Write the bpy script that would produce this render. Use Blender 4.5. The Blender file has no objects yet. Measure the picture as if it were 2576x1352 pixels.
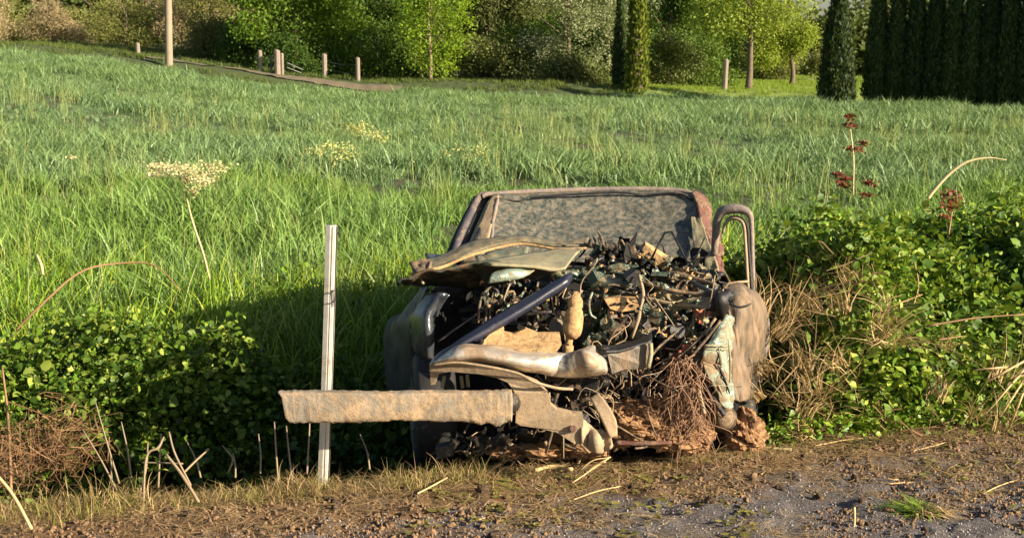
import bpy, math, random
import numpy as np
from mathutils import Vector

R = math.radians
sc = bpy.context.scene
COL = sc.collection
rng = np.random.default_rng(7)
random.seed(7)

# ------------------------------------------------------------------ camera, world, sun, exposure
CAM_H = 1.9
FQ = 3500.0                       # focal length in picture units (picture is 2576 x 1352 units)
PITCH = math.atan((676 - 150) / FQ)
cam_d = bpy.data.cameras.new('camera')
cam = bpy.data.objects.new('camera', cam_d); COL.objects.link(cam)
cam.location = (0, 0, CAM_H)
cam.rotation_euler = (math.pi / 2 - PITCH, 0, 0)
cam_d.sensor_width = 36.0
cam_d.lens = 36.0 * FQ / 2576
cam_d.clip_end = 2000
cam_d.dof.use_dof = True
cam_d.dof.focus_distance = 6.6
cam_d.dof.aperture_fstop = 11
sc.camera = cam

SUN_EL, SUN_AZ = 21.0, 117.0      # azimuth clockwise from +Y
w = bpy.data.worlds.new('World'); sc.world = w
w.use_nodes = True
nt = w.node_tree
for n in list(nt.nodes): nt.nodes.remove(n)
sky = nt.nodes.new('ShaderNodeTexSky'); sky.sky_type = 'NISHITA'
sky.sun_disc = False
sky.sun_elevation = R(SUN_EL); sky.sun_rotation = R(SUN_AZ)
sky.air_density = 1.0; sky.dust_density = 1.5; sky.ozone_density = 1.0
bg = nt.nodes.new('ShaderNodeBackground'); bg.inputs['Strength'].default_value = 0.05
wo = nt.nodes.new('ShaderNodeOutputWorld')
nt.links.new(sky.outputs[0], bg.inputs[0]); nt.links.new(bg.outputs[0], wo.inputs[0])

sd = bpy.data.lights.new('sun', 'SUN'); sun = bpy.data.objects.new('sun', sd); COL.objects.link(sun)
sd.energy = 5.0; sd.angle = R(0.5); sd.color = (1.0, 0.84, 0.62)
sdir = Vector((math.sin(R(SUN_AZ)) * math.cos(R(SUN_EL)), math.cos(R(SUN_AZ)) * math.cos(R(SUN_EL)), math.sin(R(SUN_EL))))
sun.rotation_euler = sdir.to_track_quat('Z', 'Y').to_euler()
sc.view_settings.view_transform = 'Standard'; sc.view_settings.look = 'None'
sc.view_settings.exposure = 1.34; sc.view_settings.gamma = 1.0
sc.view_settings.use_curve_mapping = False
sc.render.engine = 'CYCLES'
sc.cycles.max_bounces = 6; sc.cycles.diffuse_bounces = 3; sc.cycles.glossy_bounces = 3
sc.cycles.transmission_bounces = 4; sc.cycles.transparent_max_bounces = 8

# ------------------------------------------------------------------ helpers
ca, sa = math.cos(PITCH), math.sin(PITCH)
def U(px, py, d):
    """place in the world at depth Y=d seen at picture unit px,py"""
    cx, cz = (px - 1288) / FQ, (676 - py) / FQ
    dy = ca + cz * sa; dz = -sa + cz * ca
    s = d / dy
    return np.array([cx * s, d, CAM_H + dz * s])
def Gz(px, py, z=0.0):
    cx, cz = (px - 1288) / FQ, (676 - py) / FQ
    dy = ca + cz * sa; dz = -sa + cz * ca
    s = (z - CAM_H) / dz
    return np.array([cx * s, dy * s, z])

def hsh(ix, iy, seed):
    h = (ix.astype(np.int64) * 374761393 + iy.astype(np.int64) * 668265263 + seed * 1442695041) & 0xffffffff
    h = ((h ^ (h >> 13)) * 1274126177) & 0xffffffff
    return ((h ^ (h >> 16)) & 0xffff) / 65535.0
def vnoise(x, y, seed=0):
    x = np.asarray(x, float); y = np.asarray(y, float)
    ix = np.floor(x); iy = np.floor(y); fx = x - ix; fy = y - iy
    fx = fx * fx * (3 - 2 * fx); fy = fy * fy * (3 - 2 * fy)
    a = hsh(ix, iy, seed); b = hsh(ix + 1, iy, seed); c = hsh(ix, iy + 1, seed); d = hsh(ix + 1, iy + 1, seed)
    return (a * (1 - fx) + b * fx) * (1 - fy) + (c * (1 - fx) + d * fx) * fy
def fbm(x, y, oct=4, seed=0):
    t = 0; a = 0.5; n = 0
    for o in range(oct):
        t = t + a * vnoise(np.asarray(x) * 2 ** o, np.asarray(y) * 2 ** o, seed + o * 17); n += a; a *= 0.5
    return t / n
def sstep(a, b, x):
    t = np.clip((np.asarray(x, float) - a) / (b - a), 0, 1); return t * t * (3 - 2 * t)

def tag(o, label=None, cat=None, group=None, kind=None):
    if label: o['label'] = label
    if cat: o['category'] = cat
    if group: o['group'] = group
    if kind: o['kind'] = kind
    return o
def empty(name, loc, label, cat, group=None):
    o = bpy.data.objects.new(name, None); COL.objects.link(o); o.location = tuple(float(v) for v in loc)
    o.empty_display_size = 0.1
    return tag(o, label, cat, group)

def mkmesh(name, V, F, smooth=False, attrs=None):
    """V (n,3); F list of tuples or array (m,k)"""
    me = bpy.data.meshes.new(name)
    V = np.asarray(V, dtype=np.float32)
    if isinstance(F, np.ndarray):
        m, k = F.shape
        me.vertices.add(len(V)); me.vertices.foreach_set('co', V.ravel())
        me.loops.add(m * k); me.loops.foreach_set('vertex_index', F.astype(np.int32).ravel())
        me.polygons.add(m)
        me.polygons.foreach_set('loop_start', np.arange(0, m * k, k, dtype=np.int32))
        me.polygons.foreach_set('loop_total', np.full(m, k, dtype=np.int32))
        me.update(calc_edges=True)
    else:
        me.from_pydata([tuple(map(float, v)) for v in V], [], [tuple(int(i) for i in f) for f in F]); me.update()
    if smooth: me.polygons.foreach_set('use_smooth', np.ones(len(me.polygons), dtype=bool))
    for k_, a in (attrs or {}).items():
        at = me.attributes.new(k_, 'FLOAT', 'POINT'); at.data.foreach_set('value', np.asarray(a, dtype=np.float32))
    return me
def mk(name, V, F, mat, parent=None, smooth=False, attrs=None, local=False):
    V = np.asarray(V, float)
    if parent is not None and not local:
        p = np.array(parent.location); q = parent
        while q.parent is not None: q = q.parent; p = p + np.array(q.location)
        V = V - p
    me = mkmesh(name, V, F, smooth, attrs)
    me.materials.append(mat)
    o = bpy.data.objects.new(name, me); COL.objects.link(o)
    if parent is not None: o.parent = parent
    return o

class MB:
    def __init__(s): s.v = []; s.f = []; s.n = 0
    def add(s, V, F):
        V = np.asarray(V, float); s.v.append(V); s.f += [tuple(int(i) + s.n for i in f) for f in F]; s.n += len(V); return s
    def build(s, name, mat, parent=None, smooth=False):
        return mk(name, np.concatenate(s.v), s.f, mat, parent, smooth)

def box(c, size, rot=None, jit=0.0):
    h = np.array(size) / 2
    V = np.array([[x, y, z] for x in (-1, 1) for y in (-1, 1) for z in (-1, 1)], float) * h
    if jit: V = V + rng.normal(0, jit, V.shape)
    if rot is not None: V = V @ eul(rot).T
    F = [(0, 1, 3, 2), (4, 6, 7, 5), (0, 4, 5, 1), (2, 3, 7, 6), (0, 2, 6, 4), (1, 5, 7, 3)]
    return V + np.array(c), F
def eul(r):
    x, y, z = r
    cx, sx, cy, sy, cz, sz = math.cos(x), math.sin(x), math.cos(y), math.sin(y), math.cos(z), math.sin(z)
    X = np.array([[1, 0, 0], [0, cx, -sx], [0, sx, cx]]); Y = np.array([[cy, 0, sy], [0, 1, 0], [-sy, 0, cy]]); Z = np.array([[cz, -sz, 0], [sz, cz, 0], [0, 0, 1]])
    return Z @ Y @ X
def crom(P, n):
    """Catmull-Rom through points P (k,d) sampled n times"""
    P = np.asarray(P, float); k = len(P)
    if k == 2: 
        t = np.linspace(0, 1, n)[:, None]; return P[0] * (1 - t) + P[1] * t
    Q = np.vstack([2 * P[0] - P[1], P, 2 * P[-1] - P[-2]])
    t = np.linspace(0, k - 1 - 1e-9, n); i = t.astype(int); f = (t - i)[:, None]
    a, b, c, d = Q[i], Q[i + 1], Q[i + 2], Q[i + 3]
    return 0.5 * ((2 * b) + (-a + c) * f + (2 * a - 5 * b + 4 * c - d) * f ** 2 + (-a + 3 * b - 3 * c + d) * f ** 3)
def tube(P, r, seg=8, n=None, flat=1.0, cap=True, twist=0.0):
    """tube through points, r scalar or list per control point"""
    P = np.asarray(P, float)
    rr = np.full(len(P), r, float) if np.isscalar(r) else np.asarray(r, float)
    if n: PR = crom(np.hstack([P, rr[:, None]]), n); P = PR[:, :3]; rr = np.abs(PR[:, 3])
    m = len(P)
    T = np.gradient(P, axis=0); T /= np.linalg.norm(T, axis=1)[:, None] + 1e-9
    up = np.array([0, 0, 1.0]) if abs(T[0][2]) < 0.9 else np.array([0, 1.0, 0])
    N = np.cross(T[0], up); N /= np.linalg.norm(N)
    V = []
    for i in range(m):
        N = N - T[i] * np.dot(N, T[i]); N /= np.linalg.norm(N) + 1e-9
        B = np.cross(T[i], N)
        a = np.linspace(0, 2 * math.pi, seg, endpoint=False) + twist
        V.append(P[i] + rr[i] * (np.cos(a)[:, None] * N + flat * np.sin(a)[:, None] * B))
    V = np.concatenate(V)
    F = [(i * seg + j, i * seg + (j + 1) % seg, (i + 1) * seg + (j + 1) % seg, (i + 1) * seg + j) for i in range(m - 1) for j in range(seg)]
    if cap: F += [tuple(range(seg))[::-1], tuple(range((m - 1) * seg, m * seg))]
    return V, F
def qpath(pts): return np.array([U(*p) for p in pts])
def qtube(pts, r, **k): return tube(qpath(pts), r, **k)

def sheet(rows, nu=24, nv=14, thick=0.006, crumple=0.0, cscale=8.0, seed=1, world=False, rough_edge=0.0, aniso=1.0):
    """thick bent panel through a control grid of picture points with depth"""
    G = np.array([[p if world else U(*p) for p in row] for row in rows], float)
    A = np.array([crom(r, nu) for r in G])
    A = np.array([crom(A[:, j], nv) for j in range(nu)]).transpose(1, 0, 2)
    du = np.gradient(A, axis=1); dv = np.gradient(A, axis=0)
    N = np.cross(du, dv); N /= np.linalg.norm(N, axis=2)[..., None] + 1e-9
    if crumple:
        ua, va = A[..., 0] * cscale + A[..., 2] * 3.1 * aniso + A[..., 1] * cscale * .5 * (aniso != 1), (A[..., 2] * cscale * 1.1 + A[..., 1] * cscale - A[..., 0] * 2.3) * aniso
        r1 = 1 - np.abs(2 * vnoise(ua, va, seed) - 1); r2_ = 1 - np.abs(2 * vnoise(ua * 2.3 + 5, va * 2.1, seed + 3) - 1)
        rid = 0.62 * r1 + 0.28 * r2_ + 0.25 * fbm(ua * 4, va * 4, 3, seed + 5)
        A = A + N * ((rid - 0.7) * crumple)[..., None]
    if rough_edge:
        for e, src in ((0, 1), (-1, -2)):
            A[e] += (A[e] - A[src]) * (rng.random(nu)[:, None] - 0.5) * rough_edge
            A[:, e] += (A[:, e] - A[:, src]) * (rng.random(nv)[:, None] - 0.5) * rough_edge
    du = np.gradient(A, axis=1); dv = np.gradient(A, axis=0)
    N = np.cross(du, dv); N /= np.linalg.norm(N, axis=2)[..., None] + 1e-9
    V = np.concatenate([(A + N * thick / 2).reshape(-1, 3), (A - N * thick / 2).reshape(-1, 3)])
    o = nu * nv; F = []
    for i in range(nv - 1):
        for j in range(nu - 1):
            a = i * nu + j
            F.append((a, a + 1, a + nu + 1, a + nu)); F.append((o + a, o + a + nu, o + a + nu + 1, o + a + 1))
    for j in range(nu - 1):
        F.append((j, o + j, o + j + 1, j + 1)); a = (nv - 1) * nu + j; F.append((a, a + 1, o + a + 1, o + a))
    for i in range(nv - 1):
        a = i * nu; F.append((a, a + nu, o + a + nu, o + a)); a = i * nu + nu - 1; F.append((a, o + a, o + a + nu, a + nu))
    return V, F
def plate(outline, thick=0.03, d=None, bulge=0.0):
    """solid plate from an outline in picture units (px,py,depth), pushed back by thick"""
    P = np.array([U(*p) for p in outline]); k = len(P)
    back = P + np.array([0, thick, 0])
    # bevelled rim
    c = P.mean(0); inn = P + (c - P) * 0.0 + np.array([0, -bulge, 0])
    import mathutils
    tri = mathutils.geometry.tessellate_polygon([[Vector((p[0], p[2], 0)) for p in P]])
    V = np.concatenate([P, back]); F = []
    for t in tri:
        F.append(tuple(t)); F.append(tuple(i + k for i in reversed(t)))
    for i in range(k):
        j = (i + 1) % k; F.append((i, i + k, j + k, j))
    return V, F

# ------------------------------------------------------------------ materials
def newmat(name):
    m = bpy.data.materials.new(name); m.use_nodes = True; t = m.node_tree
    for n in list(t.nodes): t.nodes.remove(n)
    out = t.nodes.new('ShaderNodeOutputMaterial')
    return m, t, out
def N_(t, typ, **kw):
    n = t.nodes.new(typ)
    for k, v in kw.items():
        if k in n.inputs.keys() if isinstance(k, str) else False: n.inputs[k].default_value = v
        else: setattr(n, k, v)
    return n
def ramp(t, src, stops):
    r = t.nodes.new('ShaderNodeValToRGB'); e = r.color_ramp.elements
    while len(e) < len(stops): e.new(0.5)
    for el, (p, c) in zip(e, stops): el.position = p; el.color = (*c, 1) if len(c) == 3 else c
    t.links.new(src, r.inputs[0]); return r.outputs[0]
def noise(t, scale, detail=6, rough=0.6, vec=None, dist=0.0):
    n = t.nodes.new('ShaderNodeTexNoise'); n.inputs['Scale'].default_value = scale; n.inputs['Detail'].default_value = detail
    n.inputs['Roughness'].default_value = rough; n.inputs['Distortion'].default_value = dist
    if vec is not None: t.links.new(vec, n.inputs['Vector'])
    return n.outputs['Fac']
def geo_pos(t): return t.nodes.new('ShaderNodeNewGeometry').outputs['Position']
def mixc(t, fac, a, b, typ='MIX'):
    m = t.nodes.new('ShaderNodeMix'); m.data_type = 'RGBA'; m.blend_type = typ
    for s, v in ((m.inputs[0], fac), (m.inputs[6], a), (m.inputs[7], b)):
        if isinstance(v, (int, float)): s.default_value = v
        elif isinstance(v, (tuple, list)): s.default_value = (*v, 1)
        else: t.links.new(v, s)
    return m.outputs[2]
def mth(t, op, a, b=0.0):
    m = t.nodes.new('ShaderNodeMath'); m.operation = op
    for s, v in ((m.inputs[0], a), (m.inputs[1], b)):
        if isinstance(v, (int, float)): s.default_value = v
        else: t.links.new(v, s)
    return m.outputs[0]

def muddy(name, base, mud=(0.36, 0.25, 0.14), amount=0.5, rough=0.45, metal=0.0, scale=7.0, bump=0.4, mud2=None, fine=0.5, mrough=0.9, coat=0.0, streak=0.0, spots=0.5, soft=0.0):
    """a surface (paint, steel, plastic) with dried mud smeared over part of it"""
    m, t, out = newmat(name); pos = geo_pos(t)
    if streak:
        mp_ = t.nodes.new('ShaderNodeMapping'); mp_.inputs['Scale'].default_value = (1, 1, 1 / (1 + 4 * streak)); t.links.new(pos, mp_.inputs[0]); vv = mp_.outputs[0]
    else: vv = pos
    n1 = noise(t, scale, 8, 0.68, vv, 0.8); n2 = noise(t, scale * 6, 6, 0.75, vv); n3 = noise(t, scale * 2.1, 6, 0.7, vv, 0.4); n4 = noise(t, scale * 17, 4, 0.7, pos)
    f = mth(t, 'ADD', mth(t, 'MULTIPLY', n1, 1 - fine * .5), mth(t, 'MULTIPLY', n2, fine * .5))
    T = 0.5 + (0.5 - amount) * 0.30
    mask = ramp(t, f, [(max(0.0, T - 0.035 - soft), (0, 0, 0)), (min(1.0, T + 0.045 + soft), (1, 1, 1))])
    m2 = mud2 or tuple(c * 0.45 for c in mud)
    mudc = ramp(t, mth(t, 'ADD', mth(t, 'MULTIPLY', n3, .6), mth(t, 'MULTIPLY', n2, .4)), [(0.40 - soft * .6, m2), (0.51, mud), (0.62 + soft * .6, tuple(min(1, c * 1.3) for c in mud))])
    sp = ramp(t, n4, [(0.30, (1, 1, 1)), (0.42, (0, 0, 0))])
    mudc = mixc(t, mth(t, 'MULTIPLY', sp, spots), mudc, tuple(c * .3 for c in m2))
    b = t.nodes.new('ShaderNodeBsdfPrincipled')
    basec = mixc(t, n3, tuple(c * 0.55 for c in base), tuple(min(1, c * 1.4) for c in base))
    t.links.new(mixc(t, mask, basec, mudc), b.inputs['Base Color'])
    r = ramp(t, mask, [(0, (rough,) * 3), (1, (mrough,) * 3)]); t.links.new(r, b.inputs['Roughness'])
    if metal: t.links.new(mth(t, 'MULTIPLY', mth(t, 'SUBTRACT', 1.0, mask), metal), b.inputs['Metallic'])
    b.inputs['Coat Weight'].default_value = coat
    bp = t.nodes.new('ShaderNodeBump'); bp.inputs['Strength'].default_value = min(1, bump * 1.4); bp.inputs['Distance'].default_value = 0.014
    h = mth(t, 'ADD', mth(t, 'MULTIPLY', mask, 0.45), mth(t, 'ADD', mth(t, 'MULTIPLY', n2, 0.6), mth(t, 'MULTIPLY', n4, 0.25)))
    t.links.new(h, bp.inputs['Height']); t.links.new(bp.outputs[0], b.inputs['Normal'])
    t.links.new(b.outputs[0], out.inputs[0]); return m
def plain(name, col, rough=0.6, metal=0.0, var=0.25, scale=20, bump=0.2):
    m, t, out = newmat(name); pos = geo_pos(t); n = noise(t, scale, 5, 0.6, pos)
    b = t.nodes.new('ShaderNodeBsdfPrincipled')
    t.links.new(mixc(t, n, tuple(c * (1 - var) for c in col), tuple(min(1, c * (1 + var)) for c in col)), b.inputs['Base Color'])
    b.inputs['Roughness'].default_value = rough; b.inputs['Metallic'].default_value = metal
    bp = t.nodes.new('ShaderNodeBump'); bp.inputs['Strength'].default_value = bump; bp.inputs['Distance'].default_value = 0.01
    t.links.new(n, bp.inputs['Height']); t.links.new(bp.outputs[0], b.inputs['Normal'])
    t.links.new(b.outputs[0], out.inputs[0]); return m
def leafmat(name, cols, trans=0.35, rough=0.55, patch=None, pscale=0.3, spec=0.3, tipcol=None):
    """foliage; colour varies from leaf to leaf ('rnd' attribute), from clump to clump and over the ground"""
    m, t, out = newmat(name)
    at = t.nodes.new('ShaderNodeAttribute'); at.attribute_name = 'rnd'
    oi = t.nodes.new('ShaderNodeObjectInfo')
    f = mth(t, 'ADD', mth(t, 'MULTIPLY', at.outputs['Fac'], 0.65), mth(t, 'MULTIPLY', oi.outputs['Random'], 0.35))
    c = ramp(t, f, [(i / max(1, len(cols) - 1), k) for i, k in enumerate(cols)])
    if patch:
        n = noise(t, pscale, 4, 0.6, geo_pos(t)); fac = ramp(t, n, [(0.40, (0, 0, 0)), (0.62, (1, 1, 1))])
        c = mixc(t, mth(t, 'MULTIPLY', fac, patch[1]), c, patch[0])
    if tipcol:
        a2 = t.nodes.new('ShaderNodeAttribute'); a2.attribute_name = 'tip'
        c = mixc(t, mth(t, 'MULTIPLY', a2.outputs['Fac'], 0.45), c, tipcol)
    b = t.nodes.new('ShaderNodeBsdfPrincipled'); b.inputs['Roughness'].default_value = rough
    b.inputs['Specular IOR Level'].default_value = spec
    t.links.new(c, b.inputs['Base Color'])
    tr = t.nodes.new('ShaderNodeBsdfTranslucent')
    t.links.new(mixc(t, 0.5, c, (0.30, 0.36, 0.03)), tr.inputs['Color'])
    mx = t.nodes.new('ShaderNodeMixShader'); mx.inputs[0].default_value = trans
    t.links.new(b.outputs[0], mx.inputs[1]); t.links.new(tr.outputs[0], mx.inputs[2]); t.links.new(mx.outputs[0], out.inputs[0])
    return m
#MATERIALS
M = {}
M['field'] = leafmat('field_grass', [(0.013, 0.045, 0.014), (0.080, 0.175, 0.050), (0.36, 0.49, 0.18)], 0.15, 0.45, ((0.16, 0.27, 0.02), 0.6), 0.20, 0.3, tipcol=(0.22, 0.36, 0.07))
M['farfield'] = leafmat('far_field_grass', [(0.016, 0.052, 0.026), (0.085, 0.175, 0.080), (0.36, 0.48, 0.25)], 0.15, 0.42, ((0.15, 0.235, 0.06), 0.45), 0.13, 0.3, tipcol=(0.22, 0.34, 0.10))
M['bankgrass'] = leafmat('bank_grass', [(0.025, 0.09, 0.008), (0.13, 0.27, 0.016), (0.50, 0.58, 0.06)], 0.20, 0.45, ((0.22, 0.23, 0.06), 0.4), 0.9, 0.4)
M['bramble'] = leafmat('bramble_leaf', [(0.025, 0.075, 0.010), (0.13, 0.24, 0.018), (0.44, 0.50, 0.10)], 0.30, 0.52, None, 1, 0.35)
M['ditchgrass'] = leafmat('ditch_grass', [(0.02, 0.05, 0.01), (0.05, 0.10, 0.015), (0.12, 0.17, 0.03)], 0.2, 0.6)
M['bramble_shaded'] = leafmat('shaded_bramble_leaf', [(0.012, 0.038, 0.008), (0.045, 0.10, 0.012), (0.24, 0.30, 0.05)], 0.22, 0.5, None, 1, 0.3)  # darker copy of the bramble leaf; ditch shade put into the colour
M['dry'] = leafmat('dry_grass', [(0.13, 0.085, 0.045), (0.33, 0.225, 0.11), (0.58, 0.43, 0.23)], 0.2, 0.7)
M['yellowgrass'] = leafmat('verge_grass', [(0.12, 0.15, 0.03), (0.28, 0.25, 0.07), (0.42, 0.33, 0.14)], 0.3, 0.6)
M['browntwig'] = leafmat('dead_twigs', [(0.10, 0.055, 0.028), (0.20, 0.11, 0.055), (0.30, 0.19, 0.10)], 0.1, 0.8)
M['cane'] = plain('cane', (0.28, 0.17, 0.08), 0.7)
M['palecane'] = plain('pale_cane', (0.50, 0.42, 0.22), 0.6)
M['stalk'] = plain('stalk', (0.24, 0.185, 0.115), 0.8)
M['straw'] = plain('straw', (0.52, 0.37, 0.18), 0.7, var=0.3, scale=8)
M['bark'] = plain('bark', (0.13, 0.10, 0.07), 0.9, 0, 0.5, 6, 0.8)
M['barkpale'] = plain('pale_bark', (0.26, 0.20, 0.12), 0.9, 0, 0.4, 8, 0.6)
M['soil'] = muddy('soil', (0.17, 0.09, 0.045), (0.31, 0.175, 0.085), 0.6, 0.95, 0, 16, 0.9)
M['fieldsoil'] = muddy('field_soil', (0.05, 0.045, 0.02), (0.09, 0.075, 0.035), 0.5, 0.95, 0, 4, 0.6)
M['flower'] = leafmat('cream_flower', [(0.50, 0.46, 0.22), (0.66, 0.58, 0.32), (0.80, 0.72, 0.46)], 0.25, 0.6)
M['yellowflower'] = leafmat('yellow_flower', [(0.34, 0.40, 0.08), (0.52, 0.52, 0.18), (0.68, 0.64, 0.32)], 0.25, 0.6)
M['redleaf'] = leafmat('red_leaf', [(0.10, 0.022, 0.015), (0.18, 0.045, 0.025), (0.26, 0.10, 0.05)], 0.2, 0.6)
M['postmetal'] = muddy('galvanised_steel', (0.62, 0.60, 0.54), (0.50, 0.44, 0.32), 0.25, 0.42, 0.25, 9, 0.08)
M['scuff'] = plain('dark_scuff', (0.06, 0.055, 0.05), 0.7)

# ------------------------------------------------------------------ terrain
EA, EB = Gz(0, 1335), Gz(2576, 1095)
ESL = (EB[1] - EA[1]) / (EB[0] - EA[0])
def edge_y(x): return EA[1] + ESL * (x - EA[0])
ECOS = math.cos(math.atan(ESL))
def S(x, y): return (y - edge_y(x)) * ECOS
GX = np.array([-60, -20.2, -17.1, -13.5, -10.8, -6.1, 0.2, 5.2, 12, 20.2, 60])
GG = np.array([2.6, 2.05, 1.8, 1.3, 0.95, 0.50, 0.52, 0.32, 0.16, 0.04, 0.0])
def H(x, y, detail=True):
    x = np.asarray(x, float); y = np.asarray(y, float)
    s = S(x, y)
    prof = np.interp(s, [-1e3, -0.25, -0.02, 0.10, 0.24, 0.55, 0.95, 1.75, 2.3, 2.9, 3.4, 1e4], [-0.07, -0.07, 0.0, 0.015, -0.04, -0.50, -0.9, -0.9, -0.5, -0.12, -0.05, -0.05])
    # the ditch shallows out towards the right
    fill = sstep(1.15, 1.9, x)
    prof2 = np.interp(s, [-1e3, -0.25, -0.02, 0.12, 0.6, 3.4, 1e4], [-0.07, -0.07, 0.0, 0.02, 0.0, -0.05, -0.05])
    z = prof * (1 - fill) + prof2 * fill
    g = np.interp(x, GX, GG)
    z = z + (g + 0.05) * np.clip((s - 3.0) / 46.0, 0, 1.0)
    z = z + 0.42 * sstep(56.5, 58.5, y) + np.clip((y - 62) / 60, 0, 1.5) * 0.8
    if detail:
        z = z + (fbm(x * 0.35, y * 0.35, 3, 5) - 0.5) * 0.22 * sstep(3, 8, s)
        z = z + (fbm(x * 5, y * 5, 3, 9) - 0.5) * 0.10 * sstep(0.05, 0.4, s)
    return z
# hollows in the crop: centre x, y, radius x, radius y
HOLL = []
for px, py, z, rx, ry in [(820, 268, 0.9, 1.2, 2.0), (1755, 246, 0.5, 2.2, 2.5), (250, 218, 1.3, 1.5, 2.4), (2480, 350, 0.3, 0.42, 1.5), (60, 190, 1.5, 1.3, 2.0), (560, 240, 1.1, 1.4, 2), (1330, 245, .8, 1.5, 2), (2250, 262, .5, 1.2, 2), (650, 295, 0.7, 0.8, 1.4), (1150, 420, .3, .3, .5), (2000, 300, .4, .9, 1.4), (100, 300, .8, .8, 1.2)]:
    g = Gz(px, py, z); HOLL.append((g[0], g[1], rx, ry))
def cropscale(x, y):
    k = 0.80 + 0.55 * (fbm(x * 0.5, y * 0.28, 3, 31) - 0.4) + 0.6 * (fbm(x * 1.7, y * 1.1, 2, 35) - 0.5)
    n = fbm(x * 0.28 + 9, y * 0.22, 4, 77)
    k = k * (1 - 0.62 * sstep(0.53, 0.64, n) * sstep(11, 20, y))
    for hx, hy, rx, ry in HOLL:
        q = ((x - hx) / rx) ** 2 + ((y - hy) / ry) ** 2
        k = k * (1 - 0.68 * np.exp(-q * 1.3))
    return np.maximum(k, 0.36)

def gridmesh(xs, ys, hf):
    X, Y = np.meshgrid(xs, ys); Z = hf(X, Y)
    V = np.stack([X, Y, Z], -1).reshape(-1, 3); n = len(xs); m = len(ys)
    i = np.arange((m - 1) * n).reshape(m - 1, n)[:, :-1].ravel()
    return V, np.stack([i, i + 1, i + n + 1, i + n], 1)
m_, t_, o_ = newmat('ground_earth')
pos = geo_pos(t_); nz = noise(t_, 3.0, 8, 0.7, pos); sep = t_.nodes.new('ShaderNodeSeparateXYZ'); t_.links.new(pos, sep.inputs[0])
near = ramp(t_, nz, [(0.3, (0.03, 0.035, 0.014)), (0.55, (0.05, 0.065, 0.022)), (0.75, (0.06, 0.08, 0.025))])
farc = ramp(t_, noise(t_, 1.2, 6, 0.7, pos), [(0.3, (0.12, 0.19, 0.025)), (0.7, (0.22, 0.27, 0.05))])
rghc = ramp(t_, nz, [(0.3, (0.025, 0.045, 0.012)), (0.7, (0.07, 0.095, 0.025))])  # dark far ground left of the lawn; tree-line shade put into its colour
fx = t_.nodes.new('ShaderNodeMapRange'); fx.inputs[1].default_value = 3.0; fx.inputs[2].default_value = 6.0; t_.links.new(sep.outputs[0], fx.inputs[0])
farc = mixc(t_, fx.outputs[0], rghc, farc)
fm = t_.nodes.new('ShaderNodeMapRange'); fm.inputs[1].default_value = 56; fm.inputs[2].default_value = 57.5; t_.links.new(sep.outputs[1], fm.inputs[0])
bs = t_.nodes.new('ShaderNodeBsdfPrincipled'); bs.inputs['Roughness'].default_value = 0.95
t_.links.new(mixc(t_, fm.outputs[0], near, farc), bs.inputs['Base Color'])
bp = t_.nodes.new('ShaderNodeBump'); bp.inputs['Strength'].default_value = 0.7; bp.inputs['Distance'].default_value = 0.03; t_.links.new(nz, bp.inputs['Height']); t_.links.new(bp.outputs[0], bs.inputs['Normal'])
t_.links.new(bs.outputs[0], o_.inputs[0]); M['ground'] = m_
xs = np.unique(np.concatenate([np.linspace(-400, -40, 25), np.linspace(-40, -5, 90), np.linspace(-5, 5, 160), np.linspace(5, 40, 90), np.linspace(40, 400, 25)]))
ys = np.unique(np.concatenate([np.linspace(-30, 3, 12), np.linspace(3, 11, 160), np.linspace(11, 70, 180), np.linspace(70, 600, 40)]))
V, F = gridmesh(xs, ys, H)
g_ = mk('ground', V, F, M['ground'], smooth=True); tag(g_, 'earth of the field, ditch and banks under the grass', 'ground', kind='structure')

# road: asphalt with trodden-in soil
m_, t_, o_ = newmat('road_asphalt')
pos = geo_pos(t_); bs = t_.nodes.new('ShaderNodeBsdfPrincipled')
vor = t_.nodes.new('ShaderNodeTexVoronoi'); vor.inputs['Scale'].default_value = 130; t_.links.new(pos, vor.inputs['Vector'])
grit = ramp(t_, noise(t_, 110, 5, 0.85, pos), [(0.35, (0.045, 0.042, 0.043)), (0.52, (0.11, 0.10, 0.10)), (0.64, (0.30, 0.27, 0.25))])
soilc = ramp(t_, noise(t_, 45, 6, 0.75, pos), [(0.3, (0.045, 0.028, 0.015)), (0.55, (0.17, 0.105, 0.055)), (0.75, (0.34, 0.22, 0.12))])
sep = t_.nodes.new('ShaderNodeSeparateXYZ'); t_.links.new(pos, sep.inputs[0])
# distance from the road edge
dist = mth(t_, 'SUBTRACT', mth(t_, 'ADD', mth(t_, 'MULTIPLY', sep.outputs[0], ESL), EA[1] - ESL * EA[0]), sep.outputs[1])
msk = mth(t_, 'ADD', mth(t_, 'MULTIPLY', dist, -0.42), mth(t_, 'ADD', mth(t_, 'MULTIPLY', noise(t_, 3.5, 9, 0.75, pos, 0.5), 1.5), mth(t_, 'MULTIPLY', sep.outputs[0], -0.06)))
msk = ramp(t_, msk, [(0.44, (0, 0, 0)), (0.66, (1, 1, 1))])
t_.links.new(mixc(t_, msk, grit, soilc), bs.inputs['Base Color']); bs.inputs['Roughness'].default_value = 0.95; bs.inputs['Specular IOR Level'].default_value = 0.15
bp = t_.nodes.new('ShaderNodeBump'); bp.inputs['Strength'].default_value = 0.9; bp.inputs['Distance'].default_value = 0.006
t_.links.new(noise(t_, 120, 5, 0.7, pos), bp.inputs['Height']); t_.links.new(bp.outputs[0], bs.inputs['Normal']); t_.links.new(bs.outputs[0], o_.inputs[0]); M['road'] = m_
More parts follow.
